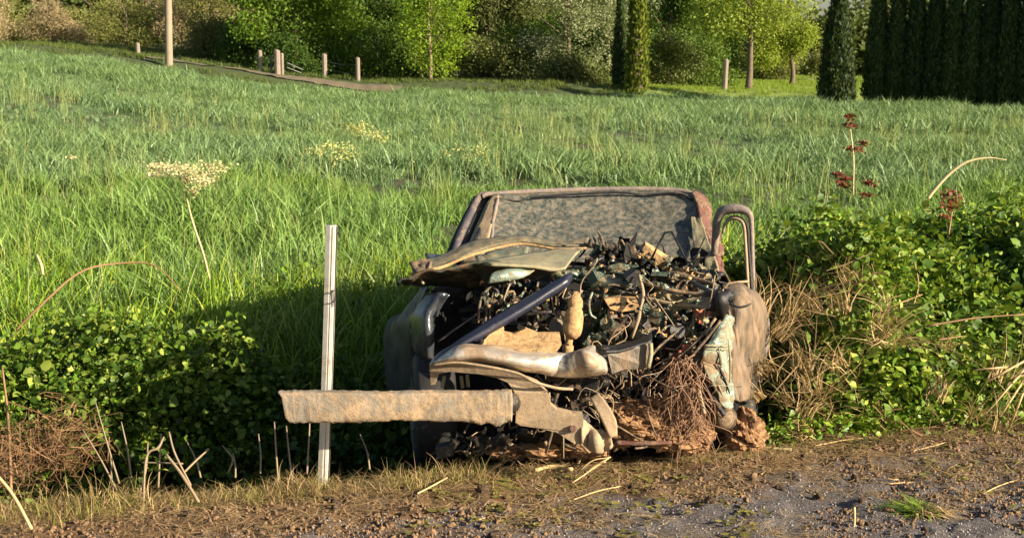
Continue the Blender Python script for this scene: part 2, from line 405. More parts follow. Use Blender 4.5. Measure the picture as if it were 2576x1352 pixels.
def roadrel(x, y, s):
    m = sstep(0.38, 0.62, fbm(x * 3.2, y * 3.2, 4, 41) + 0.16 + s * 0.09)
    return 0.004 + m * (0.004 + 0.032 * fbm(x * 17, y * 17, 4, 21) ** 2 + 0.016 * fbm(x * 48, y * 48, 2, 23))
u = np.concatenate([np.linspace(-60, -3.2, 12), np.linspace(-3, 3.6, 330), np.linspace(4, 60, 12)])
v = np.concatenate([[-9.0, -6, -3.5], np.linspace(-2.6, 0.0, 120)])
Xr, Sr = np.meshgrid(u, v)
Yr = edge_y(Xr) + Sr / ECOS + np.where(Sr > -0.3, (fbm(Xr * 4, Xr * 0, 4, 3) - 0.5) * 0.14, 0)
soilm = sstep(0.38, 0.62, fbm(Xr * 3.2, Yr * 3.2, 4, 41) + 0.16 + Sr * 0.09)
Zr = roadrel(Xr, Yr, Sr)
V = np.stack([Xr, Yr, Zr], -1).reshape(-1, 3); n = len(u); i = np.arange((len(v) - 1) * n).reshape(-1, n)[:, :-1].ravel()
r_ = mk('road', V, np.stack([i, i + 1, i + n + 1, i + n], 1), M['road'], smooth=True)
tag(r_, 'dark asphalt road edge strewn with soil and straw', 'road', kind='structure')

# farm track beyond the field, on the left
tp = np.array([[-15.5, 59.4], [-12, 58.7], [-9, 58.1], [-6.5, 57.7], [-4.5, 57.4]])
tc = crom(tp, 60); X = np.stack([tc[:, 0]] * 5, 1); Y = np.stack([tc[:, 1] + k for k in (-0.35, -0.2, 0, 0.2, 0.35)], 1)
V = np.stack([X, Y, H(X, Y) + 0.05], -1).reshape(-1, 3); i = (np.arange(59)[:, None] * 5 + np.arange(4)[None]).ravel()
M['track'] = plain('track_dirt', (0.14, 0.115, 0.075), 0.95, 0, 0.25, 3)
tag(mk('farm_track', V, np.stack([i, i + 1, i + 6, i + 5], 1), M['track']), 'pale dirt farm track along the far left edge of the field', 'track', kind='structure')

# ------------------------------------------------------------------ scatter (for stuff only)
def scatter(name, pts, rot, scl, srcs, idx, label, cat, parent=None):
    me = mkmesh(name, pts, [])
    a = me.attributes.new('rot', 'FLOAT_VECTOR', 'POINT'); a.data.foreach_set('vector', np.asarray(rot, np.float32).ravel())
    scl = np.asarray(scl, float)
    if scl.ndim == 1: scl = np.repeat(scl[:, None], 3, 1)
    a = me.attributes.new('scl', 'FLOAT_VECTOR', 'POINT'); a.data.foreach_set('vector', scl.astype(np.float32).ravel())
    a = me.attributes.new('idx', 'INT', 'POINT'); a.data.foreach_set('value', np.asarray(idx, np.int32))
    o = bpy.data.objects.new(name, me); COL.objects.link(o)
    c = bpy.data.collections.new(name + '_source')
    for s in srcs: c.objects.link(s)
    ng = bpy.data.node_groups.new(name, 'GeometryNodeTree')
    ng.interface.new_socket('Geometry', in_out='INPUT', socket_type='NodeSocketGeometry')
    ng.interface.new_socket('Geometry', in_out='OUTPUT', socket_type='NodeSocketGeometry')
    gi = ng.nodes.new('NodeGroupInput'); go = ng.nodes.new('NodeGroupOutput')
    ip = ng.nodes.new('GeometryNodeInstanceOnPoints'); ci = ng.nodes.new('GeometryNodeCollectionInfo')
    ci.inputs['Collection'].default_value = c; ci.inputs['Separate Children'].default_value = True; ci.inputs['Reset Children'].default_value = True
    def na(nm, ty):
        q = ng.nodes.new('GeometryNodeInputNamedAttribute'); q.data_type = ty; q.inputs['Name'].default_value = nm; return q.outputs['Attribute']
    L = ng.links.new
    L(gi.outputs[0], ip.inputs['Points']); L(ci.outputs[0], ip.inputs['Instance']); ip.inputs['Pick Instance'].default_value = True
    L(na('idx', 'INT'), ip.inputs['Instance Index'])
    er = ng.nodes.new('FunctionNodeEulerToRotation'); L(na('rot', 'FLOAT_VECTOR'), er.inputs[0]); L(er.outputs[0], ip.inputs['Rotation'])
    L(na('scl', 'FLOAT_VECTOR'), ip.inputs['Scale']); L(ip.outputs[0], go.inputs[0])
    md = o.modifiers.new('scatter', 'NODES'); md.node_group = ng
    if parent is not None: o.parent = parent
    return tag(o, label, cat, kind='stuff')
def src(name, V, F, mat, attrs=None, smooth=False):
    me = mkmesh(name, V, F, smooth, attrs); me.materials.append(mat)
    return bpy.data.objects.new(name, me)

def blades(n, h, wd, rad, lean=0.5, hv=0.35, segs=3, droop=0.25, wind=(0, 0)):
    a = rng.random(n) * 2 * math.pi; r = rad * np.sqrt(rng.random(n))
    bx, by = r * np.cos(a), r * np.sin(a)
    ph = rng.random(n) * 2 * math.pi; ln = lean * rng.random(n)
    dx = np.cos(ph) * ln + wind[0]; dy = np.sin(ph) * ln + wind[1]
    hh = h * (1 - hv * rng.random(n)); ww = wd * (0.6 + 0.7 * rng.random(n))
    wa = rng.random(n) * math.pi; wx, wy = np.cos(wa), np.sin(wa)
    k2 = droop * rng.random(n) * 2
    rows = []; tips = []
    for j in range(segs + 1):
        t = j / segs; off = t ** 1.8 * hh
        cx = bx + dx * off; cy = by + dy * off; cz = hh * (t - k2 * t ** 3 * 0.6)
        w_ = ww * (1 - t) ** 0.6 * 0.5 if j < segs else ww * 0.03
        rows.append(np.stack([cx - wx * w_, cy - wy * w_, cz], 1)); rows.append(np.stack([cx + wx * w_, cy + wy * w_, cz], 1))
        tips += [np.full(n, t)] * 2
    k = 2 * (segs + 1)
    V = np.stack(rows, 1).reshape(-1, 3); tip = np.stack(tips, 1).ravel()
    b = (np.arange(n) * k)[:, None]; F = np.concatenate([b + np.array([2 * j, 2 * j + 1, 2 * j + 3, 2 * j + 2]) for j in range(segs)])
    return V, F, {'rnd': np.repeat(rng.random(n), k), 'tip': tip}

# --- the crop
def infield(x, y):
    return (S(x, y) > 2.75)
def frustum_pts(y0, y1, dens, margin=1.25, extra=4.0):
    Amax = 2 * (y1 * 0.37 * margin + extra) * (y1 - y0); n = int(Amax * dens)
    y = y0 + (y1 - y0) * rng.random(n); hw = y1 * 0.37 * margin + extra
    x = (rng.random(n) * 2 - 1) * hw; k = np.abs(x) < y * 0.37 * margin + extra * np.minimum(1, 12 / y)
    return x[k], y[k]
def tufts(nm, k, mat, *a, **kw):
    out = []
    for i in range(k):
        V, F, at = blades(*a, **kw); out.append(src('%s_%02d' % (nm, i), V, F, mat, at))
    return out
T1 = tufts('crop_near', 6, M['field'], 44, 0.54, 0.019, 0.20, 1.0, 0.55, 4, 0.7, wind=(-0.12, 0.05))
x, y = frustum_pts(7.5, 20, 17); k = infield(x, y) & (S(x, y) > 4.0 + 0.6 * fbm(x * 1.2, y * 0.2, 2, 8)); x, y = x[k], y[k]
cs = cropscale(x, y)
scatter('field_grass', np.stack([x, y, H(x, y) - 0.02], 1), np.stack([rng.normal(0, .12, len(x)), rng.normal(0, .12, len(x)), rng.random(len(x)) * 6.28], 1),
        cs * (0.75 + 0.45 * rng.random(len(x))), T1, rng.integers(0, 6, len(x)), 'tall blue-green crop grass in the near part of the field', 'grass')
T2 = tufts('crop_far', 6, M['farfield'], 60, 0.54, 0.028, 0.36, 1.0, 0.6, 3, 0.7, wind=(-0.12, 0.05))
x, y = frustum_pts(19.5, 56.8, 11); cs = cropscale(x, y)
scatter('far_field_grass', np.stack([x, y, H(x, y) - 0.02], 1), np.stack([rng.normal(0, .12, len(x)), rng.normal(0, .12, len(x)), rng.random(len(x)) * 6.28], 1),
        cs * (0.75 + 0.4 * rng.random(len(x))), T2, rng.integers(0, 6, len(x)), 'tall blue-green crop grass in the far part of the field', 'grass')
# bright grass of the bank
T3 = tufts('bank_tuft', 6, M['bankgrass'], 34, 0.56, 0.015, 0.16, 0.85, 0.55, 4, 0.6, wind=(-0.06, -0.05))
x, y = frustum_pts(6.5, 13, 34); s = S(x, y)
edge = 2.25 + 0.5 * (fbm(x * 1.5, y * 0.3, 3, 15) - 0.5)
k = (s > edge) & (s < 3.9 + 5.2 * fbm(x * 0.9, y * 0.4, 3, 18) * rng.random(len(x))); x, y = x[k], y[k]
scatter('bank_grass', np.stack([x, y, H(x, y) - 0.02], 1), np.stack([rng.normal(0, .15, len(x)), rng.normal(0, .15, len(x)), rng.random(len(x)) * 6.28], 1),
        0.75 + 0.5 * rng.random(len(x)), T3, rng.integers(0, 6, len(x)), 'bright yellow-green grass on the far bank of the ditch', 'grass')
# pale seed stalks standing above the crop, and broad-leaved weeds in the bank
M['seed'] = leafmat('seed_stalks', [(0.16, 0.24, 0.05), (0.30, 0.36, 0.10), (0.46, 0.46, 0.18)], 0.25, 0.5)
T4 = tufts('seed_stalk', 5, M['seed'], 7, 0.78, 0.007, 0.22, 0.45, 0.4, 5, 0.35)
x, y = frustum_pts(7.5, 40, 2.0); k = (S(x, y) > 3.2) & (fbm(x * .4, y * .2, 3, 44) > .42); x, y = x[k], y[k]
scatter('seed_stalks', np.stack([x, y, H(x, y)], 1), np.stack([rng.normal(0, .12, len(x)), rng.normal(0, .12, len(x)), rng.random(len(x)) * 6.28], 1), 0.7 + 0.5 * rng.random(len(x)), T4, rng.integers(0, 5, len(x)), 'pale thin seed stalks standing above the crop', 'grass')
# ditch grass (shaded)
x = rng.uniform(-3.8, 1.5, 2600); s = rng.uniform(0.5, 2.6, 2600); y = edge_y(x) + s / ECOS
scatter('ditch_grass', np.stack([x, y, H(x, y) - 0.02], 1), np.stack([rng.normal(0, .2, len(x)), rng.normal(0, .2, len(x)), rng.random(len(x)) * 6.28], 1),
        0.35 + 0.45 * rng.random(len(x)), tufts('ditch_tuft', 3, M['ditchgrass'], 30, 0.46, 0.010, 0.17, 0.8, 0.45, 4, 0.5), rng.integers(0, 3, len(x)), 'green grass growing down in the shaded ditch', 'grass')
# lawn beyond
x, y = frustum_pts(57.2, 92, 3.0); k = x > 4.5; x, y = x[k], y[k]
M['lawn'] = leafmat('lawn', [(0.13, 0.22, 0.02), (0.20, 0.30, 0.03), (0.28, 0.34, 0.06)], 0.35, 0.6)
scatter('lawn_grass', np.stack([x, y, H(x, y) - 0.02], 1), np.stack([x * 0, x * 0, rng.random(len(x)) * 6.28], 1),
        0.5 + 0.35 * rng.random(len(x)), tufts('lawn_tuft', 3, M['lawn'], 60, 0.28, 0.03, 0.5, 0.7, 0.45, 2, 0.4), rng.integers(0, 3, len(x)), 'short sunlit yellow-green grass beyond the crop field', 'grass')

# ------------------------------------------------------------------ leaves
def leaf_spray(n, size, rad, zr=None, fold=0.25):
    """n ovate folded leaves spread in a ball"""
    zr = zr or rad
    C = rng.normal(0, 0.5, (n, 3)) * np.array([rad, rad, zr])
    d = rng.normal(0, 1, (n, 3)); d[:, 2] = d[:, 2] * 0.5 - 0.15; d /= np.linalg.norm(d, axis=1)[:, None]
    up = rng.normal(0, 0.5, (n, 3)) + np.array([0.25, -0.25, 1.0]); sd_ = np.cross(d, up); sd_ /= np.linalg.norm(sd_, axis=1)[:, None]; nn = np.cross(sd_, d)
    L = (size * (0.6 + 0.7 * rng.random(n)))[:, None]; W = L * 0.38
    P = [C - d * L / 2, C - d * L * 0.12 + sd_ * W + nn * W * fold, C + d * L * 0.28 + sd_ * W * 0.7 + nn * W * fold, C + d * L / 2 - nn * L * 0.08,
         C + d * L * 0.28 - sd_ * W * 0.7 + nn * W * fold, C - d * L * 0.12 - sd_ * W + nn * W * fold, C]
    V = np.stack(P, 1).reshape(-1, 3); b = (np.arange(n) * 7)[:, None]
    F = np.concatenate([b + np.array(q) for q in ((0, 1, 6), (1, 2, 6), (2, 3, 6), (3, 4, 6), (4, 5, 6), (5, 0, 6))])
    return V, F, {'rnd': np.repeat(rng.random(n), 7)}
def sprays(nm, k, mat, *a, **kw):
    out = []
    for i in range(k):
        V, F, at = leaf_spray(*a, **kw); out.append(src('%s_%02d' % (nm, i), V, F, mat, at))
    return out
def twigball(n, L, rad, wd=0.004):
    """dry stems thrown together"""
    C = rng.normal(0, 0.45, (n, 3)) * np.array([rad, rad, rad * 0.6]); d = rng.normal(0, 1, (n, 3)); d[:, 2] *= 0.6; d /= np.linalg.norm(d, axis=1)[:, None]
    s_ = np.cross(d, rng.normal(0, 1, (n, 3))); s_ /= np.linalg.norm(s_, axis=1)[:, None]; b2 = np.cross(d, s_)
    l = (L * (0.4 + 0.8 * rng.random(n)))[:, None]; w_ = wd * (0.6 + 0.8 * rng.random(n))[:, None]; cv = b2 * l * rng.normal(0, 0.15, n)[:, None]
    P = [C - d * l / 2 - s_ * w_ / 2, C - d * l / 2 + s_ * w_ / 2, C + cv - s_ * w_ / 2, C + cv + s_ * w_ / 2, C + d * l / 2 - s_ * w_ / 4, C + d * l / 2 + s_ * w_ / 4]
    V = np.stack(P, 1).reshape(-1, 3); b = (np.arange(n) * 6)[:, None]
    F = np.concatenate([b + np.array([0, 1, 3, 2]), b + np.array([2, 3, 5, 4])])
    return V, F, {'rnd': np.repeat(rng.random(n), 6)}
def balls(nm, k, mat, *a, **kw):
    out = []
    for i in range(k):
        V, F, at = twigball(*a, **kw); out.append(src('%s_%02d' % (nm, i), V, F, mat, at))
    return out

# bramble heights over ground
def bramR(x, y):
    s = S(x, y)
    front = np.interp(x, [1.2, 1.4, 1.8, 2.3, 2.8, 5], [1.3, 0.55, 0.28, 0.20, 0.16, 0.15])
    top = np.interp(x, [1.0, 1.25, 1.5, 2.0, 2.4, 2.8, 3.4, 5], [0.0, 0.80, 0.92, 0.84, 0.66, 0.70, 0.72, 0.7])
    h = top * np.clip((s - front) / 0.95, 0, 1) ** 0.55 * (1 - sstep(2.3, 3.3, s))
    return h * (0.45 + 1.0 * fbm(x * 2.4, y * 2.4, 3, 61))
def bramL(x, y):
    s = S(x, y)
    on = sstep(1.5, 2.0, s) * (1 - sstep(2.35, 3.0 , s)) * (1 - sstep(0.2, 0.7, x))
    return (0.42 + 0.46 * (1 - sstep(-1.9, -1.3, x))) * on * (0.5 + 0.9 * fbm(x * 1.6, y * 1.6, 3, 71))
def shell(xr, n, hf, sr, depth=0.28, thresh=0.08):
    x = rng.uniform(*xr, n); s = rng.uniform(*sr, n); y = edge_y(x) + s / ECOS
    h = hf(x, y); k = h > thresh; x, y, h = x[k], y[k], h[k]
    z = H(x, y) + np.maximum(h - np.abs(rng.exponential(depth, len(x))), 0.03 + 0.3 * h * rng.random(len(x)))
    return x, y, z
BR = sprays('bramble_spray', 3, M['bramble'], 17, 0.040, 0.15, 0.12) + sprays('bramble_spray_b', 2, M['bramble'], 9, 0.056, 0.15, 0.12) + sprays('bramble_spray_c', 2, M['bankgrass'], 15, 0.034, 0.15, 0.12)
x, y, z = shell((1.1, 6.5), 20000, bramR, (0.15, 3.3), 0.17)
k = rng.random(len(x)) < np.where((x < 1.75) & (S(x, y) < 1.2), 0.6, 1.0); x, y, z = x[k], y[k], z[k]
scatter('bramble_thicket', np.stack([x, y, z], 1), rng.normal(0, 0.5, (len(x), 3)) + np.array([0, 0, 1]) * rng.random((len(x), 1)) * 6.28, 0.75 + 0.6 * rng.random(len(x)), BR, rng.integers(0, 7, len(x)),
        'dense green bramble thicket right of the wrecked car', 'brambles')
BL = sprays('bank_bramble_spray', 3, M['bramble_shaded'], 11, 0.042, 0.14, 0.09) + sprays('bank_bramble_spray_b', 2, M['bramble_shaded'], 7, 0.058, 0.14, 0.09)
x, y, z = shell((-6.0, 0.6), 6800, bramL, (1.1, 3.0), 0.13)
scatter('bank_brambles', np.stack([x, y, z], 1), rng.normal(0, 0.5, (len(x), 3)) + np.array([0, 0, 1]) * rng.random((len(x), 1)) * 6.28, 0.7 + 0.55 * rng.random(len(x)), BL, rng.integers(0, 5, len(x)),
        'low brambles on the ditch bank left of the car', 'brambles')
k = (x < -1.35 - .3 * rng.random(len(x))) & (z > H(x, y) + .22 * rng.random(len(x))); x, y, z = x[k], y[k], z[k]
BS = sprays('sunny_bramble_spray', 4, M['bramble'], 12, 0.042, 0.14, 0.09)  # brighter leaf copy over the bank brambles; sunlight put into its colour
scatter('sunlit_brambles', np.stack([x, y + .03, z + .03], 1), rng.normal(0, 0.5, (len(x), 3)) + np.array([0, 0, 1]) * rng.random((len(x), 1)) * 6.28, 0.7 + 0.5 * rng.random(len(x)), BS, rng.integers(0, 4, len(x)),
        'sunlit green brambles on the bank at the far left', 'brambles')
# dry stems
def place_balls(name, spots, per, srcs, label, cat, spread=0.22):
    P = []; 
    for (px, py, d, r) in spots:
        c = U(px, py, d); q = rng.normal(0, 0.85, (per, 3)) * np.array([r * 1.3, r, r * 0.7]) + c; P.append(q)
    P = np.concatenate(P)
    return scatter(name, P, rng.random((len(P), 3)) * np.array([0.8, 0.8, 6.28]), 0.7 + 0.6 * rng.random(len(P)), srcs, rng.integers(0, len(srcs), len(P)), label, cat)
DB = balls('dry_ball', 2, M['dry'], 12, 0.22, 0.14, 0.003) + balls('dry_ballb', 2, M['browntwig'], 12, 0.2, 0.14, 0.004) + tufts('dry_tuft', 3, M['dry'], 30, 0.30, 0.006, 0.05, 1.1, 0.6, 4, 0.6, wind=(.5, 0))
place_balls('dry_stems', [(2050, 815, 7.3, .20), (2130, 800, 7.4, .18), (1990, 860, 7.1, .16), (2080, 900, 7.0, .2), (1975, 960, 6.9, .18), (1960, 1040, 6.8, .16), (2120, 980, 6.9, .16), (2050, 1040, 6.85, .18), (2130, 790, 7.3, .16), (2060, 800, 7.25, .14), (2545, 960, 6.95, .2), (2230, 1070, 6.9, .16), (2400, 1085, 6.9, .16)], 5, DB,
            'dry straw-coloured stems tangled between car and brambles', 'dry grass')
TB = balls('twig_ball', 3, M['browntwig'], 22, 0.2, 0.12)
place_balls('dead_bracken', [(110, 1110, 7.0, .12), (160, 1120, 7.0, .10), (20, 1190, 6.4, .12), (60, 1150, 6.8, .10), (300, 890, 8.3, .05)], 11, TB,
            'reddish brown dead twigs in the ditch at far left', 'twigs')
x, y = frustum_pts(7.5, 12.5, 7); s = S(x, y); k = (s > 2.5) & (s < 5.5) & (fbm(x * 1.3, y * .8, 3, 46) > .5); x, y = x[k], y[k]
scatter('bank_weeds', np.stack([x, y, H(x, y) + .12 + .25 * rng.random(len(x))], 1), rng.random((len(x), 3)) * np.array([.6, .6, 6.28]), 0.8 + 0.6 * rng.random(len(x)), sprays('weed_spray', 3, M['bankgrass'], 12, 0.05, 0.12, .12), rng.integers(0, 3, len(x)), 'broad-leaved weeds among the bank grass', 'weeds')
#PART2
# ------------------------------------------------------------------ trees beyond the field
def crown(blobs, leaf, rg, per=6, elong=1.0, shellk=0.55, sag=0.0):
    """blobs: (cx,cy,cz, rx,ry,rz, clusters); leaf clusters spread through each blob, denser outside; each leaf a small quad"""
    Cs = []; 
    for cx, cy, cz, rx, ry, rz, n in blobs:
        d = rg.normal(0, 1, (n, 3)); d /= np.linalg.norm(d, axis=1)[:, None]
        r = (shellk + (1 - shellk) * rg.random(n))[:, None] * (0.82 + 0.36 * vnoise(d[:, 0] * 2.3 + cx, d[:, 2] * 2.3 + cz + d[:, 1] * 2.1, 4))[:, None]
        Cs.append(np.array([cx, cy, cz]) + d * r * np.array([rx, ry, rz]))
    C = np.concatenate(Cs); C = C[C[:, 2] > 0.05]
    C = np.repeat(C, per, 0) + rg.normal(0, leaf * 1.5, (len(C) * per, 3)); n = len(C)
    a = rg.normal(0, 1, (n, 3)); a[:, 2] -= sag; a /= np.linalg.norm(a, axis=1)[:, None]
    b = np.cross(a, rg.normal(0, 1, (n, 3))); b /= np.linalg.norm(b, axis=1)[:, None]
    L = (leaf * (0.5 + 0.8 * rg.random(n)))[:, None]; W = L * 0.62 / elong; L = L * elong
    V = np.stack([C - a * L * .5, C + b * W * .5 - a * L * .05, C + a * L * .5, C - b * W * .5 - a * L * .05], 1).reshape(-1, 3)
    i = (np.arange(n) * 4)[:, None]
    cl = np.repeat(rg.random(n // per), per)
    return V, i + np.arange(4)[None], {'rnd': np.repeat(np.clip(cl * 0.55 + rg.random(n) * 0.45, 0, 1), 4)}
def trunkmesh(h, r, rg, limbs=5, spread=1.6, lean=(0, 0), first=0.35):
    mb = MB()
    P = [(lean[0] * t * h + rg.normal(0, .04) * (t > 0), lean[1] * t * h, h * t) for t in (0, .15, .35, .6, .85, 1)]
    mb.add(*tube(P, [r * 1.35, r, r * .85, r * .6, r * .35, r * .12], 8, 14))
    for k in range(limbs):
        t = first + (0.9 - first) * k / max(1, limbs - 1); a = rg.random() * 6.28; q = np.array([lean[0] * t * h, lean[1] * t * h, h * t]); l = spread * (1.1 - t * 0.5)
        mb.add(*tube([q, q + np.array([math.cos(a) * l * .4, math.sin(a) * l * .4, l * .35]), q + np.array([math.cos(a) * l, math.sin(a) * l, l * .8])], [r * .5, r * .3, r * .07], 6, 7))
    return mb
def tree(name, px, d, label, crown_mat, blobs, leaf, h=6, r=0.12, bark=None, per=6, elong=1.0, limbs=5, spread=1.6, lean=(0, 0), seed=1, group=None, cat='tree', sag=0.0, first=0.35, shellk=0.55):
    rg = np.random.default_rng(seed); x = (px - 1288) * d / FQ
    t = empty(name, (x, d, float(H(x, d)) - 0.05), label, cat, group)
    V, F, at = crown(blobs, leaf, rg, per, elong, shellk, sag)
    mk('crown', V, F, crown_mat, t, attrs=at, local=True)
    mb = trunkmesh(h, r, rg, limbs, spread, lean, first)
    mk('trunk', np.concatenate(mb.v), mb.f, bark or M['bark'], t, True, local=True)
    return t
def lm(n, a, b, c, tr=0.3): return leafmat(n, [a, b, c], tr, 0.6, None, 1, 0.25)
M['maple'] = lm('maple_leaves', (0.05, 0.11, 0.010), (0.13, 0.23, 0.018), (0.34, 0.42, 0.035))
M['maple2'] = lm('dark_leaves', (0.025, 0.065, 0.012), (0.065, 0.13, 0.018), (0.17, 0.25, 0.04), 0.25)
M['birch'] = lm('birch_leaves', (0.12, 0.24, 0.015), (0.19, 0.33, 0.02), (0.30, 0.42, 0.035), 0.45)
M['fir'] = lm('fir_needles', (0.045, 0.065, 0.020), (0.10, 0.13, 0.035), (0.22, 0.24, 0.07), 0.2)
M['willow'] = lm('grey_leaves', (0.10, 0.14, 0.06), (0.28, 0.32, 0.17), (0.55, 0.55, 0.34), 0.35)
M['cypress'] = lm('cypress_green', (0.05, 0.085, 0.010), (0.13, 0.17, 0.015), (0.24, 0.24, 0.03), 0.15)
M['thuja'] = lm('thuja_green', (0.012, 0.028, 0.010), (0.034, 0.060, 0.018), (0.09, 0.13, 0.035), 0.10)
M['oak'] = lm('spring_leaves', (0.14, 0.22, 0.03), (0.30, 0.38, 0.05), (0.50, 0.54, 0.12), 0.42)
M['shrub'] = lm('shrub_leaves', (0.15, 0.18, 0.045), (0.28, 0.29, 0.08), (0.44, 0.42, 0.16), 0.35)
M['shrubpink'] = lm('budding_twigs', (0.20, 0.15, 0.08), (0.36, 0.28, 0.16), (0.50, 0.42, 0.25), 0.3)
M['shrubolive'] = lm('olive_leaves', (0.08, 0.10, 0.03), (0.17, 0.18, 0.05), (0.30, 0.30, 0.09), 0.3)
M['wood'] = lm('wood_leaves', (0.04, 0.06, 0.02), (0.08, 0.11, 0.03), (0.16, 0.19, 0.055), 0.2)

def B(n, w_, h0, h1, dep=1.5, k=1.0, rg=np.random.default_rng(3), sz=1.0):
    out = []
    for i in range(n):
        out.append((rg.uniform(-w_, w_), rg.uniform(-dep, dep), rg.uniform(h0, h1), rg.uniform(.7, 1.15) * sz, rg.uniform(.7, 1.1) * sz, rg.uniform(.55, .9) * sz, int(rg.integers(220, 330) * k)))
    return out
# far wood behind all
mb = []
for i in range(110):
    x = rng.uniform(-75, 80); 
    y0 = 92 + rng.uniform(0, 16)
    top = np.interp(x, [-62, -36, -27, -22, -10, 14, 18, 21, 27, 40], [2.6, 2.6, 1.6, 5.0, 9, 9, 6.0, -1.5, 3.0, 7])
    mb.append((x, y0, rng.uniform(min(0.5, top), top) + 1.0, rng.uniform(2.2, 3.8), 2.2, rng.uniform(1.6, 2.6), 330))
for x in np.linspace(-75, 80, 90):
    mb.append((x, 90, 1.4 + rng.uniform(0, 1), 2.2, 1.5, 2.0, 300))
V, F, at = crown(mb, 0.42, np.random.default_rng(5), 4)
V[:, 2] += H(V[:, 0], np.full(len(V), 94.0))
tag(mk('distant_wood', V, F, M['wood'], attrs=at), 'dark far wood showing in the gaps behind the tree line', 'trees', kind='stuff')

# left: pale hedgerow shrubs
LS = [(-60, 74, 'shrubpink', 'pale brownish shrub with pink-brown twigs at the left edge of the photo', 2.2, 4),
      (40, 78, 'shrub', 'low yellow-green shrub beside the pale brown one at the far left', 1.9, 4),
      (150, 75, 'shrubpink', 'rounded tan and pink budding shrub left of the yellow-green thicket', 2.1, 5),
      (245, 80, 'shrub', 'bright yellow-green shrub with a pale top near the left third', 2.3, 5),
      (330, 72, 'shrubolive', 'olive shrub with a dark shaded foot behind the short stump', 1.9, 4),
      (385, 76, 'shrub', 'yellow-green shrub just left of the wooden utility pole', 2.2, 5),
      (470, 75, 'shrubpink', 'brownish half-bare shrub directly behind the utility pole', 3.2, 6),
      (545, 71, 'shrubolive', 'tall olive-brown shrub between the utility pole and the gate', 3.4, 7),
      (600, 76, 'shrubpink', 'bare brown-twigged tree left of the big dark maple', 4.2, 7)]
for k, (px, d, m, lab, hh, nb) in enumerate(LS):
    rg = np.random.default_rng(50 + k)
    bl = []
    for i in range(nb + 7):
        bl.append((rg.uniform(-1.6, 1.6), rg.uniform(-.8, .8), rg.uniform(0.2, hh), rg.uniform(.6, 1.0), .8, rg.uniform(.45, .8), 170))
    tree('shrub', px, d, lab, M[m], bl, 0.10, hh + .6, .06, None, 5, 1.0 if m != 'shrubpink' else 1.6, 7, 1.2, seed=60 + k, cat='shrub', first=.1)
# middle
rg = np.random.default_rng(11)
tree('broad_maple', 745, 63, 'big dark-leaved tree with bright yellow-green sprays behind the gate posts', M['maple'],
     [(-1.5, -.6, 3.5, 1.25, 1.2, 1.0, 420), (-1.7, -1, 2.1, .9, .9, .5, 220), (-.2, -.3, 4.3, 1.5, 1.4, 1.1, 500), (1.6, 0, 3.7, 1.4, 1.4, 1.2, 520), (0.4, .3, 2.5, 1.5, 1.3, 1.0, 420), (2.4, .2, 2.2, 1.1, 1.2, .9, 380), (0, .2, 6.3, 2.6, 2.3, 1.6, 800), (-2.1, 0.5, 4.9, 1.0, 1, .8, 240), (3, .3, 5, 1.2, 1.2, 1.1, 360)], 0.16, 7.5, .2, per=6, limbs=7, spread=2.4, seed=21)
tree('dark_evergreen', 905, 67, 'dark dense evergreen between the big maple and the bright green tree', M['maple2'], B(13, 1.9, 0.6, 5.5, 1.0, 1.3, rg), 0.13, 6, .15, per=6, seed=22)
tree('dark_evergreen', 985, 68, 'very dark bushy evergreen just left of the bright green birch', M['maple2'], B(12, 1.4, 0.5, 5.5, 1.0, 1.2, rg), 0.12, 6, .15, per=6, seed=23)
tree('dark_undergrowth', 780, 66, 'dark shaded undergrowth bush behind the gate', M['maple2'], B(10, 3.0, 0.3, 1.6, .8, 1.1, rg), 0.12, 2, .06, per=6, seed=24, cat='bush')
tree('young_birch', 1083, 60, 'bright yellow-green young tree with a thin pale trunk', M['birch'],
     [(-.4, 0, 1.9, .75, .8, .7, 120), (.7, .1, 1.4, .7, .7, .7, 120), (.2, .2, 2.7, 1.0, .9, .8, 170), (-.5, .1, 3.5, .9, .9, .8, 160), (.9, 0, 3.3, 1.0, .9, .9, 190), (.3, .1, 4.5, 1.5, 1.2, 1.0, 280), (1.3, 0, 2.3, .7, .6, .8, 120), (-.9, .1, 2.6, .6, .5, .7, 90), (-.5, .1, 1.0, .6, .6, .6, 70), (.5, .1, .7, .7, .6, .6, 90), (1.2, .1, 3.9, .9, .6, .8, 120), (.2, 0, 6.0, 1.4, 1.3, 1.2, 300)], 0.11, 7, .075, M['barkpale'], 6, limbs=9, spread=1.2, lean=(0.012, 0), seed=25, first=.22)
tree('fir_tree', 1235, 66, 'dark olive fir with hanging boughs right of the birch', M['fir'], B(15, 1.5, 0.3, 5.8, .9, 1.3, rg), 0.13, 8, .16, per=6, elong=1.5, seed=26, sag=1.2)
tree('fir_tree', 1345, 67, 'second dark olive fir, beside the grey-leaved tree', M['fir'], B(15, 1.4, 0.5, 5.8, .9, 1.3, rg), 0.13, 8, .16, per=6, elong=1.5, seed=27, sag=1.2)
tree('grey_willow', 1430, 61, 'pale grey-green willow-like tree with a short reddish trunk', M['willow'],
     [(.1, 0, 3.9, 1.1, 1, .9, 260), (1.2, 0, 3.3, 1.0, 1, .9, 240), (1.9, .2, 2.4, .7, .8, .8, 130), (-.3, 0, 5.2, 1.7, 1.4, 1.1, 400), (1.6, 0, 4.7, 1.3, 1.2, .9, 320), (.4, -.3, 2.6, .9, .8, .7, 170), (-.6, -.2, 1.5, .8, .6, .6, 90), (1.3, .1, 1.2, .9, .7, .7, 110), (2.4, .3, 3.5, .9, .8, .9, 170), (-1.3, 0.2, 4.0, .9, .8, .8, 150)], 0.11, 5.2, .12, M['bark'], 6, limbs=7, spread=1.9, lean=(-.01, 0), seed=28)
